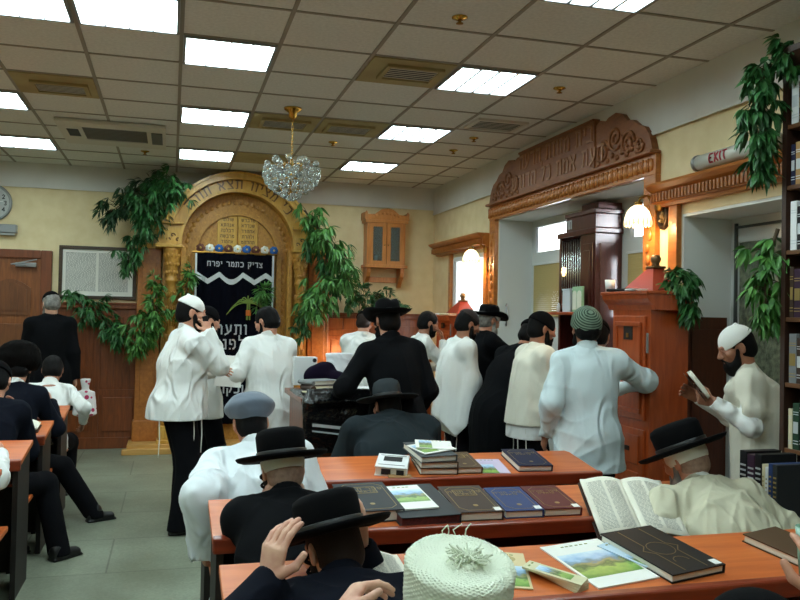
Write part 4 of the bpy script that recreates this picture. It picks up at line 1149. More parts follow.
for nm, lb, a, b, z in (('wall_pilaster', 'honey wood pilaster between lamp and right recess', 4.75, 4.85, 2.42), ('wall_pilaster', 'slim honey wood pilaster at the far edge of the bright window', 9.36, 9.43, 2.395), ('wall_pilaster', 'honey wood pilaster between bright window and white bay', 8.19, 8.27, 2.395)):
    t = thing(nm, lb, 'pilaster', (XR, (a + b) / 2, 0)); MB().box(-.04, 0, -(b - a) / 2, (b - a) / 2, 0, z, .005).build('shaft', TRIMW, t)
    MB().box(-.052, 0, -(b - a) / 2 - .008, (b - a) / 2 + .008, 0, .16, .005).build('foot_block', TRIMW, t)
def medallion(lb, y, z):
    t = thing('wall_medallion', lb, 'medallion', (XR, y, z))
    M = Matrix.Rotation(-PI / 2, 4, 'Y')
    MB().lathe([(.075, 0), (.075, .018), (.06, .03), (.052, .02), (.05, .014)], 28, (0, 0, 0), 1.25, .85, M=M).build('rim', mat('bronze_dark', (62, 46, 30), .4, .7), t, True)
    MB().lathe([(.05, .012), (0, .02)], 24, (0, 0, 0), 1.25, .85, M=M).ball((-.02, .0, .0), .02, 8).ball((-.022, .015, -.03), .014, 8).ball((-.022, -.015, .02), .014, 8).build('relief', mat('bronze_relief', (150, 124, 80), .45, .4), t, True)
medallion('oval bronze medallion right of the lit bell lamp by the big bay', 4.95, 2.36)
medallion('oval bronze medallion beside the lamp near the far corner window', 8.22, 2.20)
def sconce(lb, y, z, power):
    t = thing('wall_sconce', lb, 'wall lamp', (XR - .04, y, z))
    b = MB(); b.lathe([(.05, 0), (.045, .012), (.015, .02)], 16, M=Matrix.Rotation(-PI / 2, 4, 'Y'))
    b.tube([(-.01, 0, .0), (-.05, .0, .045), (-.10, 0, .06), (-.15, 0, .04), (-.165, 0, .0)], .009)
    b.tube([(-.05, 0, .045), (-.06, .05, .065), (-.03, .07, .04), (-.045, .045, .02)], .006); b.lathe([(.03, .012), (.026, -.012), (.014, -.02)], 14, (-.165, 0, 0)); b.build('bracket', BRASSD, t, True)
    s_ = MB(); s_.lathe([(.025, -.01), (.05, -.025), (.075, -.055), (.088, -.09), (.092, -.115), (.088, -.115), (.084, -.09), (.07, -.057), (.046, -.03), (.02, -.016)], 28, (-.165, 0, 0), closed=True)
    s_.build('glass_shade', mat('shade_opal', (255, 244, 220), .35, emit=((255, 230, 180), 2.4)), t, True)
    f = MB()
    for q in range(18):
        a = q * 2 * PI / 18; f.ball((-.165 + .088 * math.cos(a), .088 * math.sin(a), -.135), .011, 6, (1, 1, 2.4))
    f.build('glass_fringe', mat('fringe_glass', (250, 236, 205), .2, emit=((255, 220, 160), .9)), t, True)
    MB().ball((-.165, 0, -.075), .025, 10, (1, 1, 1.3)).build('bulb', mat('bulb_warm', (255, 236, 200), .3, emit=((255, 214, 150), 25)), t, True)
    l = bpy.data.lights.new('sconce_light', 'POINT'); l.energy = power; l.color = (1, .68, .36); l.shadow_soft_size = .04
    lo = bpy.data.objects.new('sconce_light', l); COL.objects.link(lo); lo.parent = t; lo.location = (-.165, 0, -.14)
sconce('lit glass bell lamp on a scrolled bracket beside the big bay', 4.96, 2.44, 10)
sconce('lit glass bell lamp on a bracket beside the far corner window', 8.21, 2.37, 10)

# ============================================================ standing cabinets with hipped hoods on the right wall
def charity_cabinet(lb, y, w=.5, d=.33, h=1.80):
    t = thing('hooded_cabinet', lb, 'cabinet', (XR - .065, y, 0))
    m = MB(); m.box(-d + .02, 0, -w / 2 + .02, w / 2 - .02, .12, h - .1); m.build('carcass', CHERRY, t)
    m = MB(); m.box(-d, 0, -w / 2, w / 2, 0, .12, .006); m.box(-d + .01, 0, -w / 2 + .01, w / 2 - .01, .12, .15, .006); m.build('plinth', CHERRY, t)
    m = MB(); m.prism([(0, h - .1), (-d + .015, h - .1), (-d + .005, h - .07), (-d - .02, h - .05), (-d - .035, h - .03), (-d - .04, h), (0, h)], -w / 2 - .03, w / 2 + .03, 'y'); m.box(-d - .05, 0, -w / 2 - .04, w / 2 + .04, h, h + .022, .005); m.build('cornice_top', CHERRY, t)
    m = MB(); dw = w / 2 - .06
    m.box(-d, -d + .02, -dw, dw, .98, h - .14, .006); dr = m.build('upper_door', CHERRY, t)
    m = MB()
    for a, b, c_, e in ((-dw + .03, dw - .03, 1.02, 1.05), (-dw + .03, dw - .03, h - .21, h - .18), (-dw + .03, -dw + .06, 1.05, h - .21), (dw - .06, dw - .03, 1.05, h - .21)): m.box(-d - .014, -d, a, b, c_, e, .004)
    m.build('door_moulding', CHERRY, dr)
    MB().box(-d - .006, -d + .001, -.055, .055, 1.50, 1.60, .004).build('coin_slot', mat('slot_black', (20, 12, 10), .5), dr)
    MB().box(-d - .012, -d - .004, -.012, .012, 1.515, 1.545).build('latch', BRASSD, dr)
    m = MB(); m.box(-d, -d + .02, -dw, dw, .2, .92, .006); d2 = m.build('lower_door', CHERRY, t)
    m = MB(); m.box(-d - .012, -d, -dw + .04, dw - .04, .26, .64, .006); m.box(-d - .012, -d, -dw + .04, dw - .04, .69, .88, .006); m.build('door_moulding', CHERRY, d2)
    MB().box(-d - .016, -d - .010, -.05, .05, .77, .80).build('letter_slot', MATS['slot_black'], d2)
    MB().box(-d - .008, -d + .002, -w / 2 + .012, -w / 2 + .028, 1.42, 1.55, .002).build('hinge', STEEL, t)
    # hipped hood
    hb = h + .022
    m = MB(); b0 = [(-.25, -w / 2 + .05), (-.01, -w / 2 + .05), (-.01, w / 2 - .05), (-.25, w / 2 - .05)]; b1 = [(-.14, -.035), (-.06, -.035), (-.06, .035), (-.14, .035)]
    lo = [m.bm.verts.new((x, yy, hb)) for x, yy in b0]; hi = [m.bm.verts.new((x, yy, hb + .16)) for x, yy in b1]
    m.bm.faces.new(lo[::-1]); m.bm.faces.new(hi)
    for i in range(4): m.bm.faces.new((lo[i], lo[(i + 1) % 4], hi[(i + 1) % 4], hi[i]))
    m.build('hipped_hood', mat('hood_red', (140, 44, 26), .4), t)
    MB().box(-.15, -.05, -.045, .045, hb + .16, hb + .175, .003).lathe([(.03, hb + .175), (.022, hb + .19), (.03, hb + .205), (.036, hb + .225), (.026, hb + .25), (.0, hb + .255)], 16, (-.10, 0, 0)).build('finial', mat('finial_bronze', (120, 92, 60), .45, .5), t, True)
    return t
charity_cabinet('tall cherry cabinet with a red hipped hood by the right lamp', 4.80, .5, .30)
charity_cabinet('cherry cabinet with a red hipped hood near the far corner window', 8.55, .56, .33, 1.62)
# things lying on the cabinet tops
CT = 1.824
def flat_book(name, lb, cat, loc, rz, w, d, t_, m, rx=0, group=None, pages=True, ry=0):
    """closed book lying flat: cover boards, spine and page block; w across, d along, spine on the left (-x)"""
    o = thing(name, lb, cat, loc, rz, group); o.rotation_euler = (rx, ry, rz)
    c = MB(); b = .003
    c.box(-w / 2, w / 2, -d / 2, d / 2, 0, b); c.box(-w / 2, w / 2, -d / 2, d / 2, t_ - b, t_); c.tube([(-w / 2 + .001, -d / 2, t_ / 2), (-w / 2 + .001, d / 2, t_ / 2)], t_ / 2 - .0005, 12)
    c.build('cover', m, o)
    if pages: MB().box(-w / 2 + .004, w / 2 - .005, -d / 2 + .005, d / 2 - .005, b, t_ - b).build('pages', PAGEW, o)
    return o
BOOKM = {k: mat('cover_' + k, c, .55, bump=(200, .15, .001), spec=.3) for k, c in dict(black=(13, 13, 15), charcoal=(44, 47, 50), brown=(84, 62, 42), darkbrown=(58, 42, 34), navy=(26, 30, 58), blue=(38, 58, 104), maroon=(88, 30, 32), slate=(66, 70, 72), green=(34, 62, 44), cream=(214, 204, 170), white=(225, 226, 226), grey=(120, 122, 124), purple=(52, 30, 50), tan=(160, 124, 80)).items()}
flat_book('prayer_book', 'thin black book lying on the hooded cabinet top', 'book', (2.99, 4.92, CT), .3, .14, .2, .02, BOOKM['black'])
flat_book('prayer_book', 'white edged booklet beside the red hood on the cabinet top', 'booklet', (2.94, 4.70, CT), -.2, .1, .15, .012, BOOKM['white'])
t = thing('paper_cup', 'white paper cup beside the red hood on the cabinet', 'cup', (2.95, 5.055, CT)); MB().lathe([(.028, 0), (.036, .085), (.034, .085), (.026, .003), (0, .003)], 20).build('cup', mat('cup_white', (230, 230, 226), .6), t, True)
CT2 = 1.642
for i, (y, x, m_, lb) in enumerate(((8.66, 2.96, 'white', 'white booklet on the far hooded cabinet, under the lamp'), (8.44, 2.95, 'cream', 'cream booklet on the far hooded cabinet, nearer the bay'))):
    flat_book('prayer_book', lb, 'booklet', (x, y, CT2), .2 * i, .13, .19, .025, BOOKM[m_])

# ============================================================ display cabinet in the bay
dc = thing('display_cabinet', 'dark red glazed cabinet with a stepped crown inside the white bay', 'display cabinet', (XO, 6.36, 0))
m = MB(); m.box(-.26, -.01, -.24, .42, 0, .93, .006); m.box(-.26, -.01, .38, .42, .93, 2.36); m.box(-.26, -.01, -.24, .02, .93, 2.36); m.box(-.04, -.01, .02, .38, .93, 2.36); m.build('carcass', MAHOG, dc)
m = MB(); m.box(-.272, -.26, -.21, -.01, 1.0, 2.28, .004); m.box(-.28, -.272, -.17, -.05, 1.06, 2.22, .004); m.box(-.22, -.05, -.252, -.24, 1.0, 2.28, .004); m.build('side_panel', MAHOG, dc)
m = MB(); m.box(-.285, -.01, -.27, .43, 2.36, 2.41, .01); m.box(-.27, -.01, -.25, .28, 2.41, 2.53, .006); m.box(-.285, -.01, -.27, .28, 2.53, 2.57, .008); m.box(-.24, -.01, -.24, .05, 2.57, 2.63, .006); m.build('crown', MAHOG, dc)
g = MB()
pen(g, [[(0.0, 0), (0, .07), (.03, .07), (.03, 0)], [(.055, 0), (.055, .07), (.085, .07), (.085, 0)]], .012, .004, lambda u, w, d: Vector((-.27 - d, .26 - u, 2.435 + w)))
g.build('crown_highlight', SILVER, dc)  # bright strokes imitate a highlight on the dark crown moulding
gl = MB()
for q in range(9): gl.tube([(-.255, .365 - q * .042, 1.72), (-.255, .365 - q * .042, 2.34)], .0065, 8)
gl.build('chrome_rods', mat('chrome', (215, 216, 212), .25, 1.0), dc, True)
m = MB(); m.box(-.40, -.25, -.24, .46, 1.665, 1.69, .004); m.build('shelf', CHERRY, dc)
MB().ball((-.275, .30, 2.08), .02, 8).ball((-.275, .30, 2.03), .016, 8).ball((-.275, .28, 2.055), .014, 8).ball((-.275, .32, 2.055), .014, 8).build('star_glint', mat('glint_glow', (255, 240, 200), .3, emit=((255, 226, 160), 3)), dc, True)  # star-shaped reflection in the glass, put in as glowing balls
t = thing('white_plaque', 'plain white plaque standing on the display cabinet shelf', 'plaque', (XO - .34, 6.46, 1.69)); MB().box(-.01, .01, -.07, .07, 0, .19, .003).build('board', mat('plaque_white', (206, 214, 220), .5), t); MB().box(-.016, .016, -.075, .075, .19, .205, .004).build('cap', mat('plaque_white', (206, 214, 220)), t)
t = thing('twin_arch_plaque', 'pale green plaque with twin arched tablets on the cabinet shelf', 'plaque', (XO - .34, 6.26, 1.69)); MB().box(-.01, .01, -.09, .09, 0, .22, .004).build('frame', mat('plaque_green', (150, 190, 150), .5), t)
m = MB()
for s_ in (-.042, .042): m.prism([(s_ - .034, .02), (s_ + .034, .02)] + [(s_ + .034 * math.cos(PI * i / 8), .15 + .034 * math.sin(PI * i / 8)) for i in range(9)], -.016, -.01, 'x')
m.build('tablets', mat('plaque_cream', (220, 222, 205), .5), t)
t = thing('salt_shaker', 'small white bottle at the left end of the cabinet shelf', 'bottle', (XO - .34, 6.62, 1.69)); MB().lathe([(.016, 0), (.018, .05), (.01, .07), (.01, .08), (0, .08)], 14).build('bottle', mat('bottle_white', (215, 220, 222), .4), t, True)
# roller blinds in the lower bay windows
for nm, lb, a, b in (('window_blind', 'olive beige slatted blind left of the display cabinet', 7.10, 7.80), ('window_blind', 'dark olive slatted blind right of the display cabinet', 5.45, 5.98)):
    t = thing(nm, lb, 'blind', (XO - .03, (a + b) / 2, 1.64)); h = (b - a) / 2; m = MB()
    for q in range(26):
        z = .01 + q * .0205; m.box(-.006, .006, -h, h, z, z + .0195, M=None)
    m.build('slats', mat('blind_olive', (176, 156, 100), .7), t); MB().box(-.02, .02, -h - .01, h + .01, .54, .56, .004).build('head_rail', FRW, t)
t = thing('pull_handle', 'thin grey pull bar on the white cheek of the bay', 'handle', (3.40, 7.93, 1.66)); MB().tube([(0, -.02, -.12), (0, -.02, .12)], .008).tube([(0, 0, -.1), (0, -.02, -.1)], .006).tube([(0, 0, .1), (0, -.02, .1)], .006).build('bar', STEEL, t, True)

# ============================================================ small glazed wall cabinet
wc = thing('wall_cabinet', 'small honey wood wall cabinet with two glazed doors and carved crest', 'wall cabinet', (2.61, YB, 0))
m = MB(); m.box(-.25, -.225, -.2, 0, 2.27, 2.8); m.box(.225, .25, -.2, 0, 2.27, 2.8); m.box(-.225, .225, -.02, 0, 2.27, 2.8); m.box(-.28, .28, -.23, 0, 2.23, 2.27, .006); m.box(-.28, .28, -.23, 0, 2.8, 2.84, .006); m.build('carcass', HONEYC, wc)
m = MB(); m.prism([(-.29, 2.84), (.29, 2.84), (.29, 2.92), (.27, 2.95), (.25, 2.9), (.16, 2.91), (.08, 2.97), (0, 2.985), (-.08, 2.97), (-.16, 2.91), (-.25, 2.9), (-.27, 2.95), (-.29, 2.92)], -.235, -.2); m.box(-.29, -.26, -.2, 0, 2.84, 2.93); m.box(.26, .29, -.2, 0, 2.84, 2.93)
for q in range(7): m.ball((-.15 + q * .05, -.24, 2.89 + .03 * math.cos((q - 3) * .5)), .02, 8, (1, .4, 1))
m.build('carved_crest', HONEYC, wc)
for s_ in (-1, 1):
    a, b = sorted((s_ * .004, s_ * .225)); m = MB(); m.box(a, b, -.215, -.195, 2.27, 2.32); m.box(a, b, -.215, -.195, 2.75, 2.8); m.box(a, a + .05, -.215, -.195, 2.32, 2.75); m.box(b - .05, b, -.215, -.195, 2.32, 2.75); dr = m.build('door', HONEYC, wc)
    MB().box(a + .05, b - .05, -.207, -.203, 2.32, 2.75).build('glass', mat('cabinet_glass', (205, 222, 215), .05, trans=.85, ior=1.3), dr); MB().ball((s_ * .025, -.228, 2.52), .012, 8).build('knob', BRASSD, dr, True)
m = MB()
for s_ in (-1, 1): m.prism([(-.2, 2.23), (0, 2.23), (0, 1.99), (-.04, 1.99), (-.09, 2.06), (-.17, 2.12), (-.19, 2.17)], s_ * .22 - .025, s_ * .22 + .025, 'x')
m.build('bracket', HONEYC, wc)
MB().box(-.2, .2, -.02, 0, 2.05, 2.12, .004).build('rail', HONEYC, wc)
for x, r, h, lb in ((2.50, .022, .12, 'white candle behind the left door of the wall cabinet'), (2.67, .02, .14, 'white candle behind the right door of the wall cabinet')):
    t = thing('candle', lb, 'candle', (x, YB - .1, 2.2705)); MB().lathe([(r, 0), (r, h), (0, h)], 14).build('wax', mat('wax_white', (238, 236, 226), .5), t, True); MB().tube([(0, 0, h), (0, 0, h + .012)], .002, 5).build('wick', INKB, t)
# ============================================================ leafy branches (festival greenery)
def branch(lb, path, n, leaf=.11, wid=.026, spread=.10, m=0, seed=1, droop=.6, group='green branches hung about the hall', twigs=True, wide=1.0):
    """path in world metres; thing base sits at the first point"""
    o0 = Vector(path[0]); t = thing('leafy_branch', lb, 'branch', o0)
    rs = random.Random(seed); pts = [Vector(p) - o0 for p in path]
    seg = [(pts[i + 1] - pts[i]).length for i in range(len(pts) - 1)]; tot = sum(seg)
    def at_(u):
        d = u * tot
        for i, s in enumerate(seg):
            if d <= s or i == len(seg) - 1: return pts[i].lerp(pts[i + 1], min(d / s, 1)), (pts[i + 1] - pts[i]).normalized()
            d -= s
    sm = MB(); sm.tube(pts, [.011 - .008 * i / max(1, len(pts) - 1) for i in range(len(pts))], 6)
    lm = MB(); bm = lm.bm
    k = 0; n = int(n * 2.3); leaf *= .8; wid *= .95
    while k < n:
        u = rs.random() ** .9; p, d = at_(u)
        off = Vector((rs.gauss(0, 1), rs.gauss(0, .7), rs.gauss(0, 1))) * spread * (.35 + .65 * math.sin(PI * min(u * .85 + .15, 1)))
        tip = p + off
        if twigs: sm.tube([p, p + off * .5 + Vector((0, 0, .01)), tip], [.004, .003, .0015], 4)
        q = rs.randint(7, 12)
        base = (d * .5 + off.normalized() * .8 + Vector((0, 0, -droop))).normalized() if off.length > 1e-5 else d
        for j in range(q):
            if k >= n: break
            k += 1
            L = leaf * rs.uniform(.65, 1.2); w = wid * rs.uniform(.8, 1.2)
            dd = (base + Vector((rs.gauss(0, .55), rs.gauss(0, .55), rs.gauss(0, .5) - droop * .25))).normalized()
            sd = dd.cross(Vector((rs.gauss(0, .4), rs.gauss(0, .4), 1))).normalized(); up = sd.cross(dd).normalized()
            st = tip + dd * .01 - base * rs.uniform(0, .5) * spread * .6
            prev = None
            for a, ww in ((0, .12), (.25, .85), (.5, 1), (.75, .62), (1, .03)):
                c = st + dd * L * a - Vector((0, 0, 1)) * L * .28 * a * a
                tri = [bm.verts.new(c + sd * w * ww * .5 + up * w * .22 * ww), bm.verts.new(c), bm.verts.new(c - sd * w * ww * .5 + up * w * .22 * ww)]
                if prev: bm.faces.new((prev[0], tri[0], tri[1], prev[1])); bm.faces.new((prev[1], tri[1], tri[2], prev[2]))
                prev = tri
    sm.build('stem', STEM, t, True); lm.build('leaves', LEAF[m], t, True)
    return t
Y1 = 9.66
branch('bushy branch drooping from the top left of the arch', [(.1, Y1, 3.02), (-.08, Y1 - .05, 3.12), (-.22, Y1 - .08, 2.98), (-.3, Y1 - .06, 2.78), (-.34, Y1, 2.56)], 420, .13, .03, .13, 0, 1)
branch('dark branch arching left from the ark top across the cream wall', [(.0, 9.86, 2.98), (-.25, 9.79, 3.06), (-.48, 9.74, 2.94), (-.62, 9.76, 2.8), (-.70, 9.78, 2.66)], 340, .13, .03, .11, 2, 2)
branch('branch hanging over the right edge of the framed print', [(-.3, 9.8, 2.66), (-.42, 9.78, 2.45), (-.48, 9.8, 2.28), (-.5, 9.82, 2.12)], 170, .12, .03, .09, 0, 3)
branch('bright branch climbing between the left column and the curtain', [(.1, 9.74, 1.3), (.13, 9.72, 1.6), (.16, 9.72, 1.85), (.22, 9.74, 2.14)], 170, .11, .026, .055, 1, 4)
branch('branch wound round the pier left of the ark column', [(-.2, 9.70, 1.45), (-.16, 9.66, 1.65), (-.17, 9.66, 1.85), (-.2, 9.70, 2.02)], 170, .11, .026, .07, 1, 5)
branch('garland of branches draped along the panelling under the framed print', [(-1.1, 9.92, 1.76), (-.92, 9.88, 1.64), (-.7, 9.84, 1.46), (-.52, 9.8, 1.26)], 300, .12, .03, .10, 0, 6)
branch('leafy clump between the panelling garland and the left column', [(-.16, 9.66, 1.62), (-.28, 9.66, 1.5), (-.34, 9.68, 1.32), (-.34, 9.7, 1.16)], 250, .12, .03, .10, 1, 7)
branch('long branch sweeping down from the right shoulder of the arch', [(1.5, 9.6, 2.86), (1.64, 9.5, 2.68), (1.8, 9.42, 2.42), (1.95, 9.36, 2.18), (2.02, 9.36, 1.92)], 360, .15, .03, .09, 1, 8, 1.0)
branch('second branch falling beside the long one right of the ark', [(1.6, 9.66, 2.62), (1.74, 9.6, 2.36), (1.86, 9.55, 2.1), (1.92, 9.55, 1.9)], 220, .15, .03, .10, 0, 9, 1.0)
branch('leafy spray fanning left from the right pier of the ark', [(1.66, 9.5, 2.02), (1.72, 9.42, 1.92), (1.62, 9.36, 1.8), (1.56, 9.36, 1.66)], 240, .15, .03, .10, 1, 10, .8)
branch('narrow branch hanging down the right ark pier', [(1.52, 9.62, 1.7), (1.5, 9.6, 1.5), (1.5, 9.58, 1.35)], 90, .12, .028, .05, 0, 11)
branch('branch lying along the panelling top under the wall cabinet', [(2.05, 9.8, 1.84), (2.35, 9.78, 1.88), (2.6, 9.8, 1.84), (2.8, 9.82, 1.76)], 230, .11, .03, .08, 0, 12, .3)
branch('small palm like spray in front of the curtain', [(.98, 9.55, 1.70), (1.0, 9.55, 1.84), (1.06, 9.52, 1.94)], 70, .14, .024, .05, 1, 13, .5)
branch('leafy bunch hanging from the hooded cherry cabinet side', [(3.12, 4.60, 1.86), (3.16, 4.54, 1.92), (3.2, 4.48, 1.82), (3.2, 4.46, 1.66)], 130, .10, .034, .05, 0, 14, .8)
branch('branch tumbling from the top corner of the bookcase', [(3.08, 3.40, 3.03), (2.95, 3.43, 2.99), (2.89, 3.5, 2.86), (2.91, 3.52, 2.64), (2.92, 3.53, 2.40)], 270, .105, .032, .055, 0, 15, .9)
branch('branch hanging low beside the bookcase against the frosted door', [(3.03, 3.52, 2.12), (2.98, 3.54, 1.95), (2.97, 3.54, 1.8), (2.99, 3.53, 1.60)], 160, .105, .03, .05, 1, 16, .9)
# ============================================================ reading desks
SLOPE = RAD(8)
def reading_desk(lb, x0, x1, yn, depth=.42, zn=.775, group=None):
    """sloping top: near edge at y=yn; returns a function giving points on its top"""
    t = thing('reading_desk', lb, 'desk', ((x0 + x1) / 2, yn, 0), 0, group); h = (x1 - x0) / 2
    c, s = math.cos(SLOPE), math.sin(SLOPE); M = Matrix.Translation((0, 0, zn)) @ Matrix.Rotation(SLOPE, 4, 'X')
    MB().box(-h, h, .02, depth, -.028, 0, .003, M=M).build('desktop', DESK, t)
    m = MB(); m.box(-h, h, -.018, .02, -.052, .012, .008, M=M); m.build('lip', DESKE, t)
    for sx in (-1, 1):
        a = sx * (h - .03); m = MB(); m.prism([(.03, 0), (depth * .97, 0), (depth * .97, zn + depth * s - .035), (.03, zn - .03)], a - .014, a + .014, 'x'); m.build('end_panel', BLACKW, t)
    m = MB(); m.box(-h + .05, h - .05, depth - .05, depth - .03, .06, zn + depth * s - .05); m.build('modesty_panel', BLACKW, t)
    m = MB(); m.box(-h + .05, h - .05, .18, depth - .05, .60, .615); m.build('book_shelf', DESKE, t)
    X_ = (x0 + x1) / 2
    def top(x, u, lift=0.0): return Vector((x, yn + u * c - lift * s, zn + u * s + lift * c))
    return t, top
def bench(lb, x0, x1, y, group=None):
    t = thing('bench', lb, 'bench', ((x0 + x1) / 2, y, 0), 0, group); h = (x1 - x0) / 2
    MB().box(-h, h, -.15, .15, .42, .45, .006).build('seat', DESK, t)
    for sx in (-1, 1): MB().box(sx * (h - .1) - .015, sx * (h - .1) + .015, -.13, .13, 0, .42).build('leg', BLACKM, t)
    return t
d1_, top1 = reading_desk('farthest of three reading desks in the centre block, nearest the book table', .17, 2.33, 4.05)
d2_, top2 = reading_desk('middle of three reading desks in the centre block, with a row of volumes', .17, 2.42, 3.12)
d3_, top3 = reading_desk('nearest reading desk, with colour brochures and a black album on it', .165, 2.5, 2.25, .39)
bench('bench behind the farthest centre desk, under the man in the dark felt hat', .6, 2.2, 4.80); bench('bench between the farthest and middle centre desks', .2, 2.3, 3.80); bench('bench between the middle and nearest centre desks', .2, 2.45, 2.92); bench('bench in front of the nearest desk, under the man holding his hat', .1, 2.3, 1.90); bench('bench at the bottom edge, under the man in the knitted hat', .1, 2.3, 1.22)
lefts = []
for lb, yn in (('nearest left aisle desk, only its corner showing at the frame edge', 3.98), ('left aisle desk with a bare beech top', 4.92), ('left aisle desk under the man in the black cap', 5.82), ('farthest left aisle desk, under the open white page', 6.78)):
    t, tp = reading_desk(lb, -2.5, -.785, yn); lefts.append(tp)
for lb, y in (('bench between the two nearest left aisle desks', 4.66), ('bench at the left aisle beside the man in the black cap', 5.58), ('bench at the left aisle under the big fur hat', 6.5), ('bench at the left aisle under the boy in white', 7.45)): bench(lb, -2.4, -.82, y)

# ---- books
def on(top, x, u, rz, lift=0.0):
    return top(x, u, lift), rz
def desk_book(top, lb, x, u, w, d, t_, m, rz=0, lift=0.001, name='book', cat='book', group=None, trim=None, spine=None, label_=False, edge=None):
    o = thing(name, lb, cat, top(x, u, lift), 0, group)
    o.rotation_euler = (Matrix.Rotation(SLOPE, 3, 'X') @ Matrix.Rotation(rz, 3, 'Z')).to_euler()
    c = MB(); b = .004
    c.box(-w / 2, w / 2, -d / 2, d / 2, 0, b); c.box(-w / 2, w / 2, -d / 2, d / 2, t_ - b, t_); c.box(w / 2 - .006, w / 2, -d / 2, d / 2, b, t_ - b)
    c.build('cover', m, o)
    MB().box(-w / 2 + .005, w / 2 - .006, -d / 2 + .006, d / 2 - .006, b, t_ - b).build('pages', edge or PAGEW, o)
    if trim:
        tr = MB(); z = t_; a, e = w / 2 - .02, d / 2 - .02; k = .03
        pl = [(-a + k, -e), (a - k, -e), (a, -e + k), (a, e - k), (a - k, e), (-a + k, e), (-a, e - k), (-a, -e + k), (-a + k, -e)]
        pen(tr, [pl], .002, .0008, lambda u_, w_, d_: Vector((u_, w_, z + d_)))
        if trim == 'box':
            pen(tr, [[(-a * .6, e * .25), (a * .6, e * .25), (a * .6, e * .75), (-a * .6, e * .75), (-a * .6, e * .25)]], .003, .0008, lambda u_, w_, d_: Vector((u_, w_, z + d_)))
        for ln, (zz_, sz) in zip(('ספר תורה', 'בראשית'), ((e * .5, .022), (e * .33, .016))): pen(tr, [[(x_, y_ + zz_) for x_, y_ in q] for q in heb_strokes(ln, sz * w / .2, .25)], .002, .0008, lambda u_, w_, d_: Vector((u_, w_, z + d_)))
        tr.ball((0, -e * .6, z), .012, 8, (1, 1, .1)); tr.build('gilt_tooling', GOLDF, o)
    if label_: MB().box(w / 2 - .035, w / 2 - .005, -d / 2 + .01, -d / 2 + .045, t_, t_ + .0008).build('shelf_label', PAPER, o)
    return o
# brochures with a printed landscape
def picture_mats():
    m = bpy.data.materials.new('landscape_print'); m.use_nodes = True; nt = m.node_tree; b = nt.nodes['Principled BSDF']; b.inputs['Roughness'].default_value = .35
    tc = nt.nodes.new('ShaderNodeTexCoord'); sp = nt.nodes.new('ShaderNodeSeparateXYZ'); n = nt.nodes.new('ShaderNodeTexNoise'); n.inputs['Scale'].default_value = 5; n.inputs['Detail'].default_value = 6
    ad = nt.nodes.new('ShaderNodeMath'); ad.operation = 'MULTIPLY_ADD'; ad.inputs[1].default_value = .55; 
    r = nt.nodes.new('ShaderNodeValToRGB'); e = r.color_ramp.elements
    cols = [(0.0, (90, 140, 50)), (.28, (150, 185, 90)), (.42, (70, 100, 52)), (.55, (150, 150, 100)), (.62, (110, 135, 150)), (.75, (150, 190, 225)), (1.0, (205, 225, 240))]
    e[0].position, e[0].color = cols[0][0], lin(cols[0][1]); e[1].position, e[1].color = 1.0, lin(cols[-1][1])
    for p_, c_ in cols[1:-1]: q = e.new(p_); q.color = lin(c_)
    L = nt.links.new; L(tc.outputs['Generated'], sp.inputs['Vector']); L(tc.outputs['Generated'], n.inputs['Vector']); L(n.outputs['Fac'], ad.inputs[0])
    a2 = nt.nodes.new('ShaderNodeMath'); a2.operation = 'SUBTRACT'; a2.inputs[1].default_value = .27
    L(sp.outputs['Y'], ad.inputs[2]); L(ad.outputs[0], a2.inputs[0]); L(a2.outputs[0], r.inputs['Fac']); L(r.outputs['Color'], b.inputs['Base Color'])
    return m
LAND = picture_mats()
def brochure(top, lb, x, u, w, d, rz, t_=.004, lift=.001, pic=(.1, .9, .25, .85), base=None, oval=False, name='brochure', loc=None, rot=None):
    o = thing(name, lb, 'brochure', top(x, u, lift) if loc is None else loc, 0)
    o.rotation_euler = (Matrix.Rotation(SLOPE, 3, 'X') @ Matrix.Rotation(rz, 3, 'Z')).to_euler() if rot is None else rot
    MB().box(-w / 2, w / 2, -d / 2, d / 2, 0, t_).build('leaf', base or PAPER, o)
    MB().box(-w / 2 + w * pic[0], -w / 2 + w * pic[1], -d / 2 + d * pic[2], -d / 2 + d * pic[3], t_, t_ + .0005).build('printed_picture', LAND, o)
    m = MB(); rs = random.Random(int(x * 1000))
    xx = -w * .22
    while xx < w * .22: m.box(xx, xx + .012, d * .41, d * .41 + .006, t_, t_ + .0006); xx += rs.uniform(.016, .024)
    m.build('title_line', mat('title_green', (120, 130, 60), .6), o)
    if oval: MB().lathe([(.5, t_ + .0004), (.5, t_ + .001), (0, t_ + .001)], 24, (0, d * .3, 0), w * .62, d * .22).build('title_oval', mat('oval_tan', (178, 160, 104), .5), o)
    return o
# farthest centre desk
wb = desk_book(top1, 'thick white book with a black emblem on the farthest desk', 1.165, .17, .17, .23, .05, BOOKM['white'], -.35)
e_ = MB(); e_.box(-.05, .05, -.01, .07, .0501, .051).box(-.07, .07, .085, .09, .0501, .051).box(-.07, .07, -.075, -.07, .0501, .051); e_.build('emblem', INKB, wb); MB().box(-.05, .0, -.1165, -.1149, .01, .04).box(.03, .07, -.1165, -.1149, .012, .038).build('edge_marks', INKB, wb)
o = desk_book(top1, 'small olive booklet in front of the white book on the farthest desk', 1.17, .035, .12, .05, .012, BOOKM['tan'], -.1, .001, 'booklet', 'booklet')
for k, (m_, dx, rz, lb) in enumerate((('darkbrown', 0, -.1, 'lower dark brown book of the pile on the farthest desk'), ('brown', -.01, -.02, 'upper brown book of the pile on the farthest desk'), ('slate', -.03, .1, 'slate book topping the pile, under the loose brochures'))):
    desk_book(top1, lb, 1.41 + dx, .20, .21, .27, .034, BOOKM[m_], rz, .001 + k * .0345, group=None)
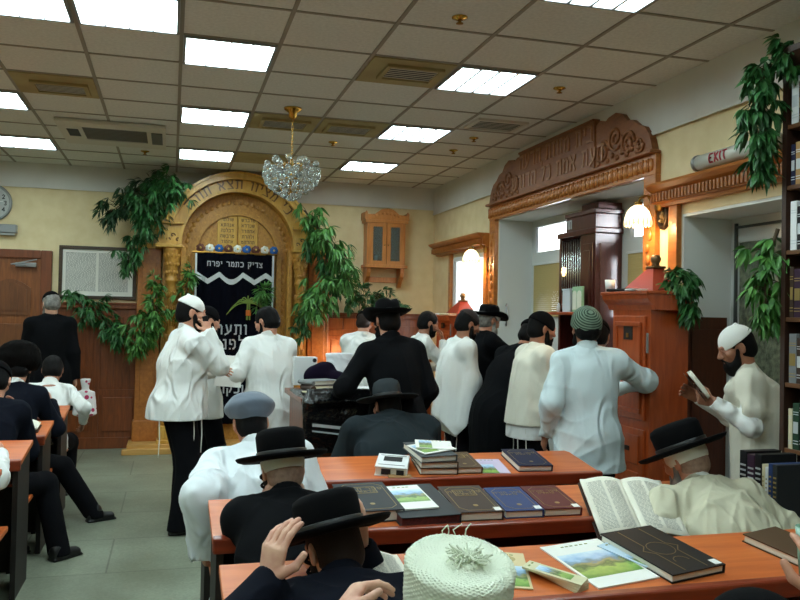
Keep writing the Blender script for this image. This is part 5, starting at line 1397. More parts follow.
brochure(top1, 'white folded leaflet on top of the book pile', 1.39, .20, .22, .17, .35, .004, .108, (.05, .5, .1, .9), name='leaflet')
brochure(top1, 'green and white leaflet lying slantwise on the pile of books', 1.41, .23, .2, .15, -.25, .004, .114, (.1, .45, .05, .95), name='leaflet')
desk_book(top1, 'brown gilt bordered book right of the pile', 1.565, .20, .165, .27, .035, BOOKM['brown'], -.03, trim='box')
brochure(top1, 'pink and blue leaflet flat on the farthest desk beside the navy volume', 1.735, .17, .16, .24, -.1, .003, .001, (.0, .6, .0, .6), mat('leaflet_pink', (205, 190, 215), .5), name='leaflet')
desk_book(top1, 'navy volume at the right end of the farthest desk', 1.965, .21, .2, .3, .035, BOOKM['navy'], -.06, trim='plain')
# middle desk
desk_book(top2, 'charcoal volume half hidden by the nearest black hat', .82, .25, .23, .33, .05, BOOKM['charcoal'], .04, trim='box')
desk_book(top2, 'wide red edged folio under the landscape brochure', 1.03, .21, .26, .37, .04, BOOKM['charcoal'], .05, edge=mat('page_edge_red', (104, 40, 36), .7, noise=(120, (70, 28, 26))))
brochure(top2, 'landscape brochure resting on the red edged folio', 1.0, .23, .17, .27, .06, .006, .0425, (.06, .96, .28, .8))
desk_book(top2, 'grey brown volume with a gilt panel, left of the blue one', 1.265, .20, .2, .31, .04, BOOKM['darkbrown'], -.02, trim='box', label_=True)
desk_book(top2, 'blue volume with gilt border in the row on the middle desk', 1.465, .19, .175, .28, .035, BOOKM['blue'], -.02, trim='plain', label_=True)
desk_book(top2, 'maroon volume with gilt border, right end of the row', 1.645, .19, .175, .28, .035, BOOKM['maroon'], -.02, trim='plain', label_=True)
# nearest desk
brochure(top3, 'brochure with an oval tan title lying left on the nearest desk', 1.06, .22, .17, .26, -.3, .004, .001, (.05, .95, .05, .6), mat('brochure_cream', (214, 196, 150), .5), True)
brochure(top3, 'large white landscape brochure in the middle of the nearest desk', 1.41, .22, .25, .32, .17, .005, .001, (.04, .96, .2, .74))
brochure(top3, 'pale blue leaflet tucked beside the large landscape brochure', 1.555, .26, .1, .2, .42, .003, .0075, (.1, .9, .05, .5), mat('leaflet_blue', (196, 216, 232), .5), name='leaflet')
for k in range(4): brochure(top3, ('bottom booklet of the fanned stack on the nearest desk', 'second booklet of the fanned stack on the nearest desk', 'third booklet of the fanned stack on the nearest desk', 'top booklet of the fanned stack on the nearest desk')[k], 1.215 - .006 * k, .13 - .004 * k, .06, .2, .42 + .10 * k, .007, .001 + .0075 * k, (.2, .8, .2, .8), mat('booklet_cream', (212, 208, 172), .6), name='booklet')
o = desk_book(top3, 'large black album with gilt lines on the nearest desk', 1.66, .235, .24, .35, .03, BOOKM['black'], .2, label_=True)
g = MB(); pen(g, [[(-.05, -.16), (-.05, -.03), (-.08, .0), (-.05, .03), (-.05, .16)], [(.05, -.16), (.05, -.03), (.08, 0), (.05, .03), (.05, .16)]], .004, .0008, lambda u, w, d: Vector((u, w, .03 + d)))
pen(g, [[(.05 * math.cos(i * PI / 8), .05 * math.sin(i * PI / 8)) for i in range(17)], [(.03 * math.cos(i * PI / 8), .03 * math.sin(i * PI / 8) - .1) for i in range(9)]], .003, .0008, lambda u, w, d: Vector((u, w, .03 + d)))
g.build('gilt_lines', mat('gilt_dull', (110, 96, 56), .45, .5), o)
desk_book(top3, 'brown book at the right end of the nearest desk, behind the green cup', 2.18, .20, .19, .27, .03, BOOKM['brown'], .25)
# open folio leaning between desk and reader
def open_book(lb, loc, M, w, d, group=None, name='open_book', lines=True):
    o = thing(name, lb, 'book', loc); o.matrix_world = Matrix.Translation(loc) @ M
    f = lambda sx: (lambda u, v: Vector((sx * (u * w), (v - .5) * d, .012 + .02 * math.sin(PI * min(u * 1.15, 1)) * (1 - u * .35))))
    for sx in (-1, 1):
        m = MB(); m.quadgrid(f(sx), 14, 4); pg = m.build('page_block', PAGEW, o, True); md = pg.modifiers.new('thick', 'SOLIDIFY'); md.thickness = .008; md.offset = 0
        if lines:
            n = MB(); rs = random.Random(sx + 5); ff = f(sx)
            for c0, c1 in ((.12, .46), (.53, .88)):
                for q in range(int(d / .0085) - 6):
                    v = .92 - q * .0085 / d; u = c0
                    while u < c1 - .02:
                        e = min(u + rs.uniform(.05, .12), c1); a, b = ff(u, v), ff(e, v); h_ = .0026; dz = Vector((0, 0, .0052))
                        vs = [n.bm.verts.new(p_) for p_ in (a + dz, b + dz, b + dz - Vector((0, h_, 0)), a + dz - Vector((0, h_, 0)))]; n.bm.faces.new(vs); u = e + .015
            n.build('printed_text', mat('print_grey', (128, 128, 122), .9), pg)
    MB().box(-w - .006, w + .006, -d / 2 - .006, d / 2 + .006, -.012, -.008).build('cover', BOOKM['darkbrown'], o)
    return o
open_book('large open folio leaning on the middle desk before the man in beige', (1.945, 3.125, .81), Matrix.Rotation(RAD(-14), 4, 'Z') @ Matrix.Rotation(RAD(24), 4, 'X'), .185, .385)
open_book('open book lying on the middle desk before the black hat reader', top2(.52, .22, .014), Matrix.Rotation(SLOPE, 4, 'X'), .13, .2)
open_book('open book on the nearest desk under the man holding his hat', top3(.60, .22, .014), Matrix.Rotation(SLOPE, 4, 'X'), .13, .2)
open_book('open book on the farthest desk before the man in the grey cap', top1(.42, .20, .014), Matrix.Rotation(SLOPE, 4, 'X'), .13, .2)
open_book('open white page book on the farthest left aisle desk', lefts[3](-.98, .25, .014), Matrix.Rotation(SLOPE, 4, 'X'), .12, .18, lines=False)
open_book('open book on the left aisle desk before the black cap', lefts[2](-.95, .2, .014), Matrix.Rotation(SLOPE, 4, 'X'), .1, .17, lines=False)

# ============================================================ bookcase on the right wall
bk = thing('bookcase', 'tall dark walnut bookcase cut by the right edge', 'bookcase', (XR - .0, 2.5, 0))
m = MB()
for yy in (.93, -.4, -1.6): m.box(-.31, -.03, yy, yy + .03, 0, 2.93)
m.build('side_panel', SHELFW, bk); MB().box(-.03, -.025, -1.6, .96, .05, 2.93).build('back_board', SHELFW, bk)
m = MB(); m.prism([(-.03, 2.93), (-.31, 2.93), (-.33, 2.95), (-.36, 2.99), (-.36, 3.02), (-.03, 3.02)], -1.62, .985, 'y'); m.build('cornice_top', SHELFW, bk)
SZ = [.1, .36, .68, 1.0, 1.33, 1.66, 2.0, 2.33, 2.64]
for z in SZ:
    MB().box(-.305, -.03, -1.57, .93, z - .022, z, .002).build('shelf', wood('shelf_edge', (88, 56, 34), (112, 74, 46), (8, 1, 8), 5) if 'shelf_edge' not in MATS else MATS['shelf_edge'], bk)
rs = random.Random(12)
SHN = ['plinth shelf', 'knee high shelf', 'seat high shelf', 'desk high shelf', 'shelf level with the elbows', 'eye level shelf', 'shelf just over eye level', 'second shelf from the top', 'top shelf']
ks = list(BOOKM)
for si, z in enumerate(SZ):
    y = 3.41; i = 0
    top_ = (SZ[si + 1] if si + 1 < len(SZ) else 2.93) - .03
    while y > 2.75:
        th = rs.uniform(.024, .05); h = min(rs.uniform(.2, .28), top_ - z - .02); d = rs.uniform(.16, .2); k = rs.choice(['black', 'black', 'maroon', 'brown', 'darkbrown', 'navy', 'cream', 'white', 'green', 'grey', 'purple', 'tan', 'charcoal'])
        o = thing('book', '%s spined book standing on the bookcase %s' % ({'darkbrown': 'dark brown'}.get(k, k), SHN[si]), 'book', (XR - .30, y - th / 2, z + .0005), 0, '%s spined books on the bookcase %s' % ({'darkbrown': 'dark brown'}.get(k, k), SHN[si]))
        tilt = .16 if (i == 1 and si in (4, 5)) else 0
        MB().box(0, d, -th / 2, th / 2, 0, h, .002).build('cover', BOOKM[k], o)
        MB().box(d - .001, d + .003, -th / 2 + .003, th / 2 - .003, .004, h - .004).build('pages', PAGEW, o)
        g = MB()
        for q in (.12, .18, .75, .8): g.box(-.0012, 0, -th / 2 + .002, th / 2 - .002, h * q, h * q + .004)
        if rs.random() < .5: g.box(-.0012, 0, -th / 2 + .004, th / 2 - .004, h * .35, h * .6)
        g.build('spine_tooling', GOLDF if rs.random() < .6 else SILVER, o)
        y -= th + (.004 if rs.random() < .85 else .05); i += 1
# low stand with books by the bookcase
t = thing('low_stand', 'dark low stand with standing books between desk and bookcase', 'stand', (2.82, 3.1, 0)); MB().box(-.17, .17, -.3, .26, .68, .71, .004).build('top', SHELFW, t); MB().box(-.15, .15, -.28, .24, .0, .68).build('carcass', SHELFW, t)
yy = 3.355
for i, (k, th, h, lb) in enumerate((('black', .05, .3, 'thick black volume at the far end of the low stand'), ('purple', .05, .29, 'dark purple volume on the low stand'), ('black', .045, .3, 'black volume with silver marks in the middle of the low stand'), ('cream', .018, .26, 'thin cream book on the low stand'), ('white', .018, .25, 'thin white book on the low stand'), ('blue', .025, .27, 'blue book near the close end of the low stand'), ('charcoal', .03, .27, 'charcoal book at the close end of the low stand'))):
    o = thing('book', lb, 'book', (2.68, yy - th / 2, .7105)); MB().box(0, .2, -th / 2, th / 2, 0, h, .003).build('cover', BOOKM[k], o); MB().box(.199, .203, -th / 2 + .003, th / 2 - .003, .004, h - .004).build('pages', PAGEW, o)
    g = MB()
    for q in range(9): g.box(-.0012, 0, -th / 2 + .006, th / 2 - .006, h * (.12 + q * .08), h * (.15 + q * .08))
    g.build('spine_tooling', SILVER if i < 3 else GOLDF, o); yy -= th + .003

# ============================================================ reading table before the ark with piles of books
bt = thing('reading_table', 'reading table under a shiny black cover, right of the man in white', 'table', (1.30, 5.95, 0))
MB().box(-.42, .42, -.36, .5, 1.00, 1.04, .006).build('tabletop', PANEL, bt); MB().box(-.38, .38, -.32, .46, .0, 1.0).build('pedestal', PANEL, bt)
m = MB(); m.box(-.40, .40, -.335, -.32, .15, .75, .006); m.build('front_panel', PANEL, bt)
GB = mat('cover_glossy_black', (10, 11, 13), .18, bump=(30, .6, .01), spec=.7)
S_ = SDF(); S_.ecap((-.40, -.05, 1.03), (.40, -.05, 1.03), .40, .035, .40, .035, (0, 1, 0), .02); S_.ecap((-.38, -.40, .98), (.38, -.40, .98), .14, .035, .14, .035, (0, 0, 1), .05); S_.ecap((-.40, -.43, .80), (.36, -.43, .82), .15, .02, .12, .02, (0, 0, 1), .05)
S_.disp = folds(4, .012, 10, 10); o = S_.mesh('glossy_cover', .01, GB, None); o.location = (1.30, 5.95, 0); tag(o, 'shiny black cover draped over the reading table', 'table cover')
MB().box(-.36, .3, -.475, -.468, .0, .02, M=Matrix.Translation((0, 0, .82)) @ Matrix.Rotation(.12, 4, 'Y')).box(-.36, .2, -.475, -.468, 0, .01, M=Matrix.Translation((0, 0, .78)) @ Matrix.Rotation(.13, 4, 'Y')).build('highlight_stripe', SILVER, o)  # pale slanted strips stand in for glossy highlights on the cover
TZ = 1.072
def pile(lb, x, y, z, w, d, t_, m, rz, rx=0): return flat_book('book', lb, 'book', (x, y, z), rz, w, d, t_, BOOKM[m], rx)
pile('brown folio under the grey book on the reading table', 1.10, 5.84, TZ, .28, .22, .045, 'darkbrown', .2); pile('grey book tilted across the brown folio, reading table', 1.06, 5.88, TZ + .046, .24, .18, .03, 'grey', .45); pile('cream open booklet at the near left of the reading table', 1.02, 5.66, TZ + .0, .2, .16, .01, 'cream', .2)
pile('white papers spread on the reading table by the hand', 1.34, 5.98, TZ, .26, .22, .012, 'white', -.2)
VP = mat('velvet_purple', (16, 8, 26), .95, spec=.1)
S_ = SDF(); S_.ell((-.02, 0, .08), (.13, .08, .10), None, .03); S_.ell((.10, -.06, .07), (.08, .06, .06), None, .03); S_.ell((.02, .02, .15), (.07, .05, .04), None, .04); S_.cut((0, 0, -1), (0, 0, 0)); S_.disp = folds(6, .022, 20, 20); o = S_.mesh('velvet_cloth', .009, VP, None); o.location = (1.13, 6.14, TZ + .0); tag(o, 'crumpled dark purple velvet cloth on the reading table', 'cloth')
S_ = SDF(); S_.ecap((0, 0, .02), (0, 0, .24), .10, .06, .11, .05, (1, 0, 0), .03); S_.cut((0, 0, -1), (0, 0, 0)); S_.cut((0, .1, 1), (0, 0, .25)); S_.disp = folds(8, .012, 22, 16); o = S_.mesh('paper_bag', .008, mat('bag_white', (228, 230, 234), .6), None); o.location = (1.30, 6.36, TZ); tag(o, 'crumpled white bag standing behind the purple cloth on the reading table', 'bag')
t = thing('binder_box', 'small white box with a black ring on the reading table', 'box', (1.02, 6.38, TZ)); MB().box(-.09, .09, -.1, .0, 0, .22, .004).build('box', mat('box_white', (214, 216, 216), .5), t); MB().lathe([(.016, .1), (.016, .104), (.008, .104), (.008, .1)], 16, (.05, -.05, 0), M=Matrix.Translation((0, -.205, .2)) @ Matrix.Rotation(PI / 2, 4, 'X') @ Matrix.Translation((0, .05, -.105))).build('ring_hole', INKB, t)

# ============================================================ warm lamp and wooden leaves behind, right of the ark
t = thing('panel_door', 'pair of small wooden door leaves glowing orange right of the ark', 'door', (2.1, YB - .065, 0)); m = MB()
DG = wood('door_orange', (176, 92, 36), (200, 112, 50), (9, 9, 1), 4, .4)
for a in (-.40, -.20, 0, .2): m.box(a, a + .19, -.03, 0, .05, 1.58, .004)
m.build('leaf', DG, t); m = MB()
for a in (-.40, -.20, 0, .2): m.box(a + .04, a + .15, -.045, -.03, .9, 1.32, .006); m.box(a + .04, a + .15, -.045, -.03, .2, .8, .006)
m.box(-.42, .42, -.05, -.03, 1.36, 1.44, .006); m.build('raised_panel', DG, t)
t = thing('reading_lamp', 'small lit lamp on a stand behind the men right of the ark', 'lamp', (2.1, 9.55, 0)); MB().lathe([(.14, 0), (.14, .02), (.02, .04), (.015, 1.18), (.015, 1.2)], 18).build('stand', BRASSD, t, True); MB().lathe([(.05, 1.34), (.12, 1.2), (.117, 1.2), (.047, 1.338)], 24, closed=True).build('shade', mat('lamp_shade_amber', (230, 170, 90), .6), t, True); MB().ball((0, 0, 1.24), .028, 10).build('bulb', mat('bulb_amber', (255, 220, 160), .3, emit=((255, 190, 110), 14)), t, True)
l = bpy.data.lights.new('lamp_light', 'POINT'); l.energy = 26; l.color = (1, .58, .25); l.shadow_soft_size = .04; lo = bpy.data.objects.new('lamp_light', l); COL.objects.link(lo); lo.parent = t; lo.location = (0, .0, 1.16)
t = thing('wooden_chair', 'rounded wooden chair seen between two heads right of the ark', 'chair', (2.28, 9.1, 0)); m = MB(); m.band(arc(.2, 20, 0, PI, 0, 1.45), arc(.15, 20, 0, PI, 0, 1.45), -.02, .02); m.box(-.2, -.15, -.02, .02, 0, 1.45); m.box(.15, .2, -.02, .02, 0, 1.45); m.build('back_frame', TRIMW, t); MB().box(-.15, .15, -.012, .012, .5, 1.5).build('back_panel', PANEL, t); MB().box(-.2, .2, -.42, .0, .43, .47, .006).build('seat', PANEL, t)
for sx in (-1, 1): MB().box(sx * .18 - .02, sx * .18 + .02, -.42, -.38, 0, .43).build('leg', TRIMW, t)
# ============================================================ the congregation
def TL(X, Y, face):
    """world point -> the person's own frame"""
    a = RAD(face); c, s = math.cos(a), math.sin(a)
    return lambda x, y, z: (c * (x - X) + s * (y - Y), -s * (x - X) + c * (y - Y), z)
KW = dict(knob=True, rim=.05)
def cords(p, items):
    for (x, y, z0, z1) in items:
        MB().tube([(x, y, z0), (x + .006, y + .004, (z0 + z1) / 2), (x, y, z1)], .004, 5).build('fringe_cord', CORDW, p.root)
def thingmesh(name, lb, cat, loc, rot, parts):
    t = thing(name, lb, cat, loc); t.rotation_euler = rot
    for nm, mb, m in parts: mb.build(nm, m, t)
    return t

# man in white with the telephone
X, Y, f = .06, 6.25, -78
p = person('man in white shirt and white skullcap holding a phone to his ear', X, Y, f, 1.01, belly=.05, lean=6, top=WHITE, top_ease=.026, leg=1.22, hem=-.10, wide=1.1, deep=1.28, wr=(.135, .185, 1.47), er=(.15, -.1, -1), hand_r=dict(f=(-.35, -.2, 1), n=(-1, -.2, -.3), curl=.7), wl=(-.12, .30, 1.16), hand_l=dict(f=(-.1, 1, .1), n=(.9, 0, -.3), curl=.7),
           head=(6, -4, 0), hair=('crop', 'black'), beard=('short', 'black'), kip=KW, kipmat=KIPW, skin=0, vox=.0075, seed=11, collar=WHITE, fold=.007, feet=((.10, .0), (-.1, .06)))
cords(p, [(.155, -.16, .86, .58), (.185, .08, .86, .62), (.17, .14, .86, .60)])
hl = p.wr + V3(-.03, -.01, .07); a = RAD(f)
thingmesh('mobile_phone', 'dark mobile phone held at the ear by the man in white', 'phone', (X + math.cos(a) * hl[0] - math.sin(a) * hl[1], Y + math.sin(a) * hl[0] + math.cos(a) * hl[1], hl[2]), (.25, .1, a), [('case', MB().box(-.006, .006, -.02, .02, -.05, .06, .003), BOOKM['black'])])
# man behind him
X, Y, f = .28, 7.05, -68
p = person('bearded man in white shirt half hidden behind the man on the phone', X, Y, f, .96, top=WHITE, hem=-.15, wr=(.10, .33, 1.12), er=(.5, -.2, -1), hand_r=dict(f=(-.15, 1, .1), n=(-.8, 0, -.4), curl=.9), wl=(-.1, .36, 1.1), head=(10, 0, 0), hair=('crop', 'black'), beard=('short', 'brown'), kip=dict(rim=.05), kipmat=KIPB, skin=0, vox=.0085, seed=12, collar=WHITE)
# man in white seen from behind
X, Y, f = .80, 6.72, 16
p = person('black haired man in white shirt with his back turned, reading a paper', X, Y, f, .97, top=WHITE, top_ease=.024, hem=-.20, wide=1.08, lean=3, curl=8, wr=(.10, .34, 1.12), wl=(-.26, .22, 1.12), el=(-.6, -.2, -1), er=(.6, -.2, -1), head=(22, 30, 0), hair=('full', 'black'), beard=('full', 'black'), skin=0, vox=.008, seed=13, collar=WHITE, fold=.007)
thingmesh('paper_sheet', 'white paper sheet held between the two men in white shirts', 'paper', (.45, 6.60, 1.16), (1.2, .1, .1), [('sheet', MB().box(-.105, .105, -.13, .13, 0, .003), PAPER)])
# man in the long black coat by the wall
X, Y, f = -1.22, 9.2, 8
p = person('grey haired man in a long black coat facing the back wall', X, Y, f, 1.05, top=SUIT, top_name='coat', top_ease=.022, hem=-.42, wr=(.27, .02, .80), wl=(-.2, .25, 1.0), head=(14, 18, 0), hair=('full', 'grey'), beard=('full', 'grey'), kip=dict(rim=.05), skin=2, vox=.009, seed=14, fold=.005)
S_ = SDF(); S_.ecap((0, 0, .04), (0, 0, .27), .125, .06, .10, .035, (1, 0, 0), .03); S_.ecap((0, 0, .31), (0, 0, .40), .035, .022, .055, .03, (1, 0, 0), .04); S_.disp = folds(21, .006, 22, 16)
def dots():
    m = bpy.data.materials.new('bag_red_dots'); m.use_nodes = True; nt = m.node_tree; b = nt.nodes['Principled BSDF']; tc = nt.nodes.new('ShaderNodeTexCoord'); v = nt.nodes.new('ShaderNodeTexVoronoi'); v.inputs['Scale'].default_value = 14; v.inputs['Randomness'].default_value = .35
    r = nt.nodes.new('ShaderNodeValToRGB'); r.color_ramp.interpolation = 'CONSTANT'; r.color_ramp.elements[0].color = lin((186, 30, 84)); r.color_ramp.elements[1].position = .42; r.color_ramp.elements[1].color = lin((228, 222, 222))
    nt.links.new(tc.outputs['Object'], v.inputs['Vector']); nt.links.new(v.outputs['Distance'], r.inputs['Fac']); nt.links.new(r.outputs['Color'], b.inputs['Base Color']); return m
o = S_.mesh('carrier_bag', .008, dots(), None); o.location = (-.86, 9.22, .48); tag(o, 'white bag with red dots held by the man in the long black coat', 'bag')

# seated row on the left
p = person('boy with dark hair and white shirt seated at the farthest left desk', -1.0, 7.28, -4, .9, sit=True, lean=20, curl=14, top=WHITE, wr=(.28, .2, .66), er=(.5, -.3, -.6), wl=(-.1, .42, .92), head=(26, 5, 0), hair=('full', 'black'), skin=1, vox=.008, seed=15, collar=WHITE, hfwd=.03)
X, Y = -1.12, 6.36
p = person('man in a dark suit and big fur hat seated at the left aisle', X, Y, -6, 1.0, sit=True, lean=14, curl=14, top=SUITN, top_name='jacket', top_ease=.02, wr=(.2, .42, .9), wl=(-.12, .42, .92), head=(20, 10, 0), hair=('crop', 'black'), beard=('full', 'black'), skin=0, vox=.008, seed=16, collar=WHITE, feet=((.56, .36), (-.05, .42)), foot_yaw=(-1.0, .1), fold=.005)
S_ = SDF(); S_.ecap((0, -.01, .07), (0, -.01, .115), .158, .158, .15, .15, (1, 0, 0), .03, .7)
S_.disp = folds(31, .008, 60, 40, 5, .5); o = S_.mesh('fur_hat', .007, mat('fur_black', (10, 8, 7), .95, spec=.1, bump=(160, .8, .006)), p.root); o.matrix_local = p.hq
X, Y = -1.10, 5.44
p = person('man in a dark suit and black skullcap seated nearest the left edge', X, Y, -4, 1.0, sit=True, lean=18, curl=14, top=SUITN, top_name='jacket', top_ease=.02, wr=(.12, .42, .92), wl=(-.15, .42, .92), head=(25, 6, 0), hair=('crop', 'black'), kip=dict(rim=.03, t=.016), skin=0, vox=.007, seed=17, feet=((.42, .28), (.12, .34)), foot_yaw=(-.7, -.3), fold=.005, knee_out=.2)
X, Y = -1.19, 4.62
p = person('man at the left frame edge showing only a white sleeve', X, Y, -6, 1.0, sit=True, lean=16, curl=10, top=WHITE, top_ease=.012, sleeve=1.0, wr=(.26, .36, .80), er=(.5, -.3, -.9), wl=(-.15, .40, .92), head=(20, 0, 0), hair=('crop', 'black'), kip=dict(rim=.05), skin=0, vox=.007, seed=18)

# men round the reading table
X, Y, f = 1.47, 5.22, 4
w = TL(X, Y, f)
p = person('man in black suit and black hat standing and leaning on the reading table', X, Y, f, 1.0, lean=10, curl=6, side=-2, top=SUIT, top_name='jacket', top_ease=.022, hem=-.2, wide=1.0, wl=w(1.13, 5.50, 1.10), el=(-.5, -.4, -.6), hand_l=dict(f=(-.2, 1, -.2), n=(.1, 0, -1), curl=.3), wr=(.22, .22, .95), head=(12, 4, 0), hair=('crop', 'black'), beard=('full', 'black'), hat='fedora', hat_tilt=(0, 0), collar=WHITE, skin=0, vox=.0065, seed=19, lapel=SUIT, fold=.006, peyot='left')
X, Y = 1.36, 4.64
p = person('man in charcoal jacket and dark felt hat seated behind the farthest desk', X, Y, 0, 1.03, sit=True, seat=.45, lean=32, curl=14, neck=.105, top=SUITG, top_name='jacket', top_ease=.036, wide=1.3, sh_w=.225, wr=(.16, .44, .84), er=(.5, -.1, -.8), wl=(-.16, .44, .84), el=(-.5, -.1, -.8), head=(14, 12, 0), hair=('crop', 'black'), hat='broad', hatmat=FELTG, beard=('short', 'brown'), skin=0, vox=.006, seed=20, lapel=SUITG, fold=.008)
p = person('man in white shirt and black skullcap bowed beyond the black hat', 1.98, 8.5, -20, .97, lean=8, curl=10, top=WHITE, top_ease=.02, hem=-.1, wr=(.1, .38, 1.0), wl=(-.1, .38, 1.0), head=(20, -10, 0), hair=('crop', 'brown'), kip=dict(rim=.045), skin=0, vox=.0095, seed=21)
X, Y, f = 2.38, 8.0, -90
p = person('man in white shirt with a hand at his chin by the far wall', X, Y, f, .98, lean=10, curl=8, top=WHITE, hem=-.10, wr=(.08, .32, 1.38), er=(.3, .2, -1), hand_r=dict(f=(-.2, -.1, 1), n=(-.4, -1, 0), curl=.8), wl=(-.1, .3, 1.1), head=(14, 0, 0), hair=('full', 'black'), beard=('short', 'black'), skin=1, vox=.009, seed=22)
X, Y, f = 2.34, 6.62, -92
p = person('dark haired man wrapped in a plain white prayer shawl', X, Y, f, .98, lean=6, curl=8, top=WHITE, fold=.004, top_ease=-.002, hem=-.16, wr=(.13, .22, .80), wl=(-.12, .22, .90), head=(18, 6, 0), hair=('full', 'black'), beard=('short', 'black'), kip=dict(rim=.06), kipmat=mat('skullcap_brown', (44, 32, 28), .9), skin=1, vox=.008, seed=23,
           shawl=dict(hem=.62, m=mat('shawl_white', (228, 230, 226), .9, bump=(350, .3, .002), wrinkle=(5, .7, .05)), w0=.19, w1=.225, d=.158, open_arms=False, point=[((0, -1.2, -1), (0, -.02, .62)), ((0, 1.2, -1), (0, -.02, .62))], seed=3))
cords(p, [(.17, .0, .72, .5), (-.17, .0, .76, .5)])
X, Y, f = 2.72, 7.0, -84
p = person('old man with a long grey beard and black robe facing the bay', X, Y, f, 1.0, lean=4, curl=8, top=SUIT, top_name='coat', top_ease=.03, hem=-.42, sleeve=.95, wr=(.12, .50, 1.36), er=(.5, -.1, -1), hand_r=dict(f=(-.1, 1, .25), n=(-1, 0, -.2), curl=.3), wl=(-.08, .36, 1.12), hand_l=dict(f=(.1, 1, 0), n=(.8, 0, -.4), curl=.7), head=(16, 8, 0), hair=('crop', 'grey'), beard=('long', 'white'), kip=dict(rim=.05, t=.018), kipmat=KIPW, hat='fedora', hat_tilt=(8, 0), skin=0, vox=.0085, seed=24)
X, Y, f = 2.58, 6.14, -70
p = person('hunched man in black coat and black cap before the bay', X, Y, f, .98, lean=20, curl=18, top=SUIT, top_name='coat', top_ease=.03, hem=-.42, wide=1.1, wr=(.1, .45, 1.1), wl=(-.1, .45, 1.1), head=(26, 0, 0), hair=('full', 'black'), beard=('full', 'black'), el=(-.1, .1, -1), er=(.1, .1, -1), kip=dict(rim=.035, t=.024), skin=1, vox=.0085, seed=25, hfwd=.03)
X, Y, f = 2.60, 5.62, -92
p = person('man in black skullcap and cream prayer shawl before the bay', X, Y, f, .965, lean=4, curl=6, top=WHITE, fold=.004, top_ease=-.002, hem=-.16, wr=(.12, .34, 1.1), wl=(-.1, .36, 1.1), head=(12, 2, 0), hair=('crop', 'black'), beard=('short', 'black'), kip=dict(rim=.03, t=.016), skin=1, vox=.0075, seed=26, shawl=dict(hem=.84, w0=.185, w1=.225, d=.15, seed=4))
cords(p, [(.16, -.08, .82, .52), (.10, -.12, .82, .52), (-.16, -.05, .82, .5)])
X, Y, f = 2.90, 5.2, -40
p = person('man in white shirt mostly hidden behind the green knitted skullcap', X, Y, f, .95, lean=12, curl=8, top=WHITEB, hem=-.16, wr=(.1, .36, 1.1), wl=(-.1, .36, 1.1), head=(18, 0, 0), hair=('full', 'black'), kip=dict(rim=.04), skin=1, vox=.008, seed=27)
X, Y, f = 2.50, 4.52, -14
def ringmat():
    m = bpy.data.materials.new('knit_green_rings'); m.use_nodes = True; nt = m.node_tree; b = nt.nodes['Principled BSDF']; b.inputs['Roughness'].default_value = .9
    tc = nt.nodes.new('ShaderNodeTexCoord'); mp = nt.nodes.new('ShaderNodeMapping'); mp.inputs['Location'].default_value = (0, .35, .35); w_ = nt.nodes.new('ShaderNodeTexWave'); w_.wave_type = 'RINGS'; w_.rings_direction = 'SPHERICAL'; w_.inputs['Scale'].default_value = 24; w_.inputs['Distortion'].default_value = .4
    mp.inputs['Location'].default_value = (0, .055, -.115)
    r = nt.nodes.new('ShaderNodeValToRGB'); r.color_ramp.elements[0].color = lin((44, 62, 50)); r.color_ramp.elements[1].color = lin((112, 132, 112)); r.color_ramp.elements[0].position = .3; r.color_ramp.elements[1].position = .75
    nt.links.new(tc.outputs['Object'], mp.inputs['Vector']); nt.links.new(mp.outputs['Vector'], w_.inputs['Vector']); nt.links.new(w_.outputs['Fac'], r.inputs['Fac']); nt.links.new(r.outputs['Color'], b.inputs['Base Color']); return m
w = TL(X, Y, f)
p = person('man in pale shirt and green ringed knitted skullcap standing at the cherry cabinet', X, Y, f, .98, top=PALEB, top_ease=.022, hem=-.21, wide=1.02, lean=2, curl=6, wr=w(2.84, 4.78, 1.16), er=(1.0, -.25, -.12), hand_r=dict(f=(-.6, .8, .2), n=(-.3, .2, -1), curl=.5), wl=(-.25, .06, .90), el=(-.25, -.9, -.2), head=(6, 2, 0), hair=('full', 'black'), beard=('short', 'black'), kip=dict(rim=.005, t=.02, rings=True, tilt=-.15), kipmat=ringmat(), kip_back=32, skin=1, vox=.0065, seed=28, fold=.010, collar=PALEB)
X, Y, f = 3.36, 4.0, 52
w = TL(X, Y, f)
p = person('man in cream prayer shawl and white skullcap reading beside the bookcase', X, Y, f, .925, top=WHITE, fold=.004, top_ease=-.002, hem=-.2, sleeve=1.15, lean=5, curl=12, wl=w(3.0, 3.97, 1.17), el=(-.4, -.2, -1), hand_l=dict(f=(.3, 1, .2), n=(.9, 0, .3), curl=.7), wr=w(3.05, 4.19, 1.17), head=(20, 14, 0), hair=('crop', 'black'), beard=('full', 'black'), kip=dict(knob=True, rim=.042, t=.014), kipmat=KIPW, skin=1, vox=.006, seed=29, shawl=dict(hem=.60, w0=.19, w1=.23, d=.155, arms='short', seed=6, fold=.010, m=CREAM))
open_book('small dark book held open by the man in the cream shawl', (2.945, 4.07, 1.255), Matrix.Rotation(RAD(58), 4, 'Z') @ Matrix.Rotation(RAD(52), 4, 'X'), .10, .17, name='prayer_book', lines=False)

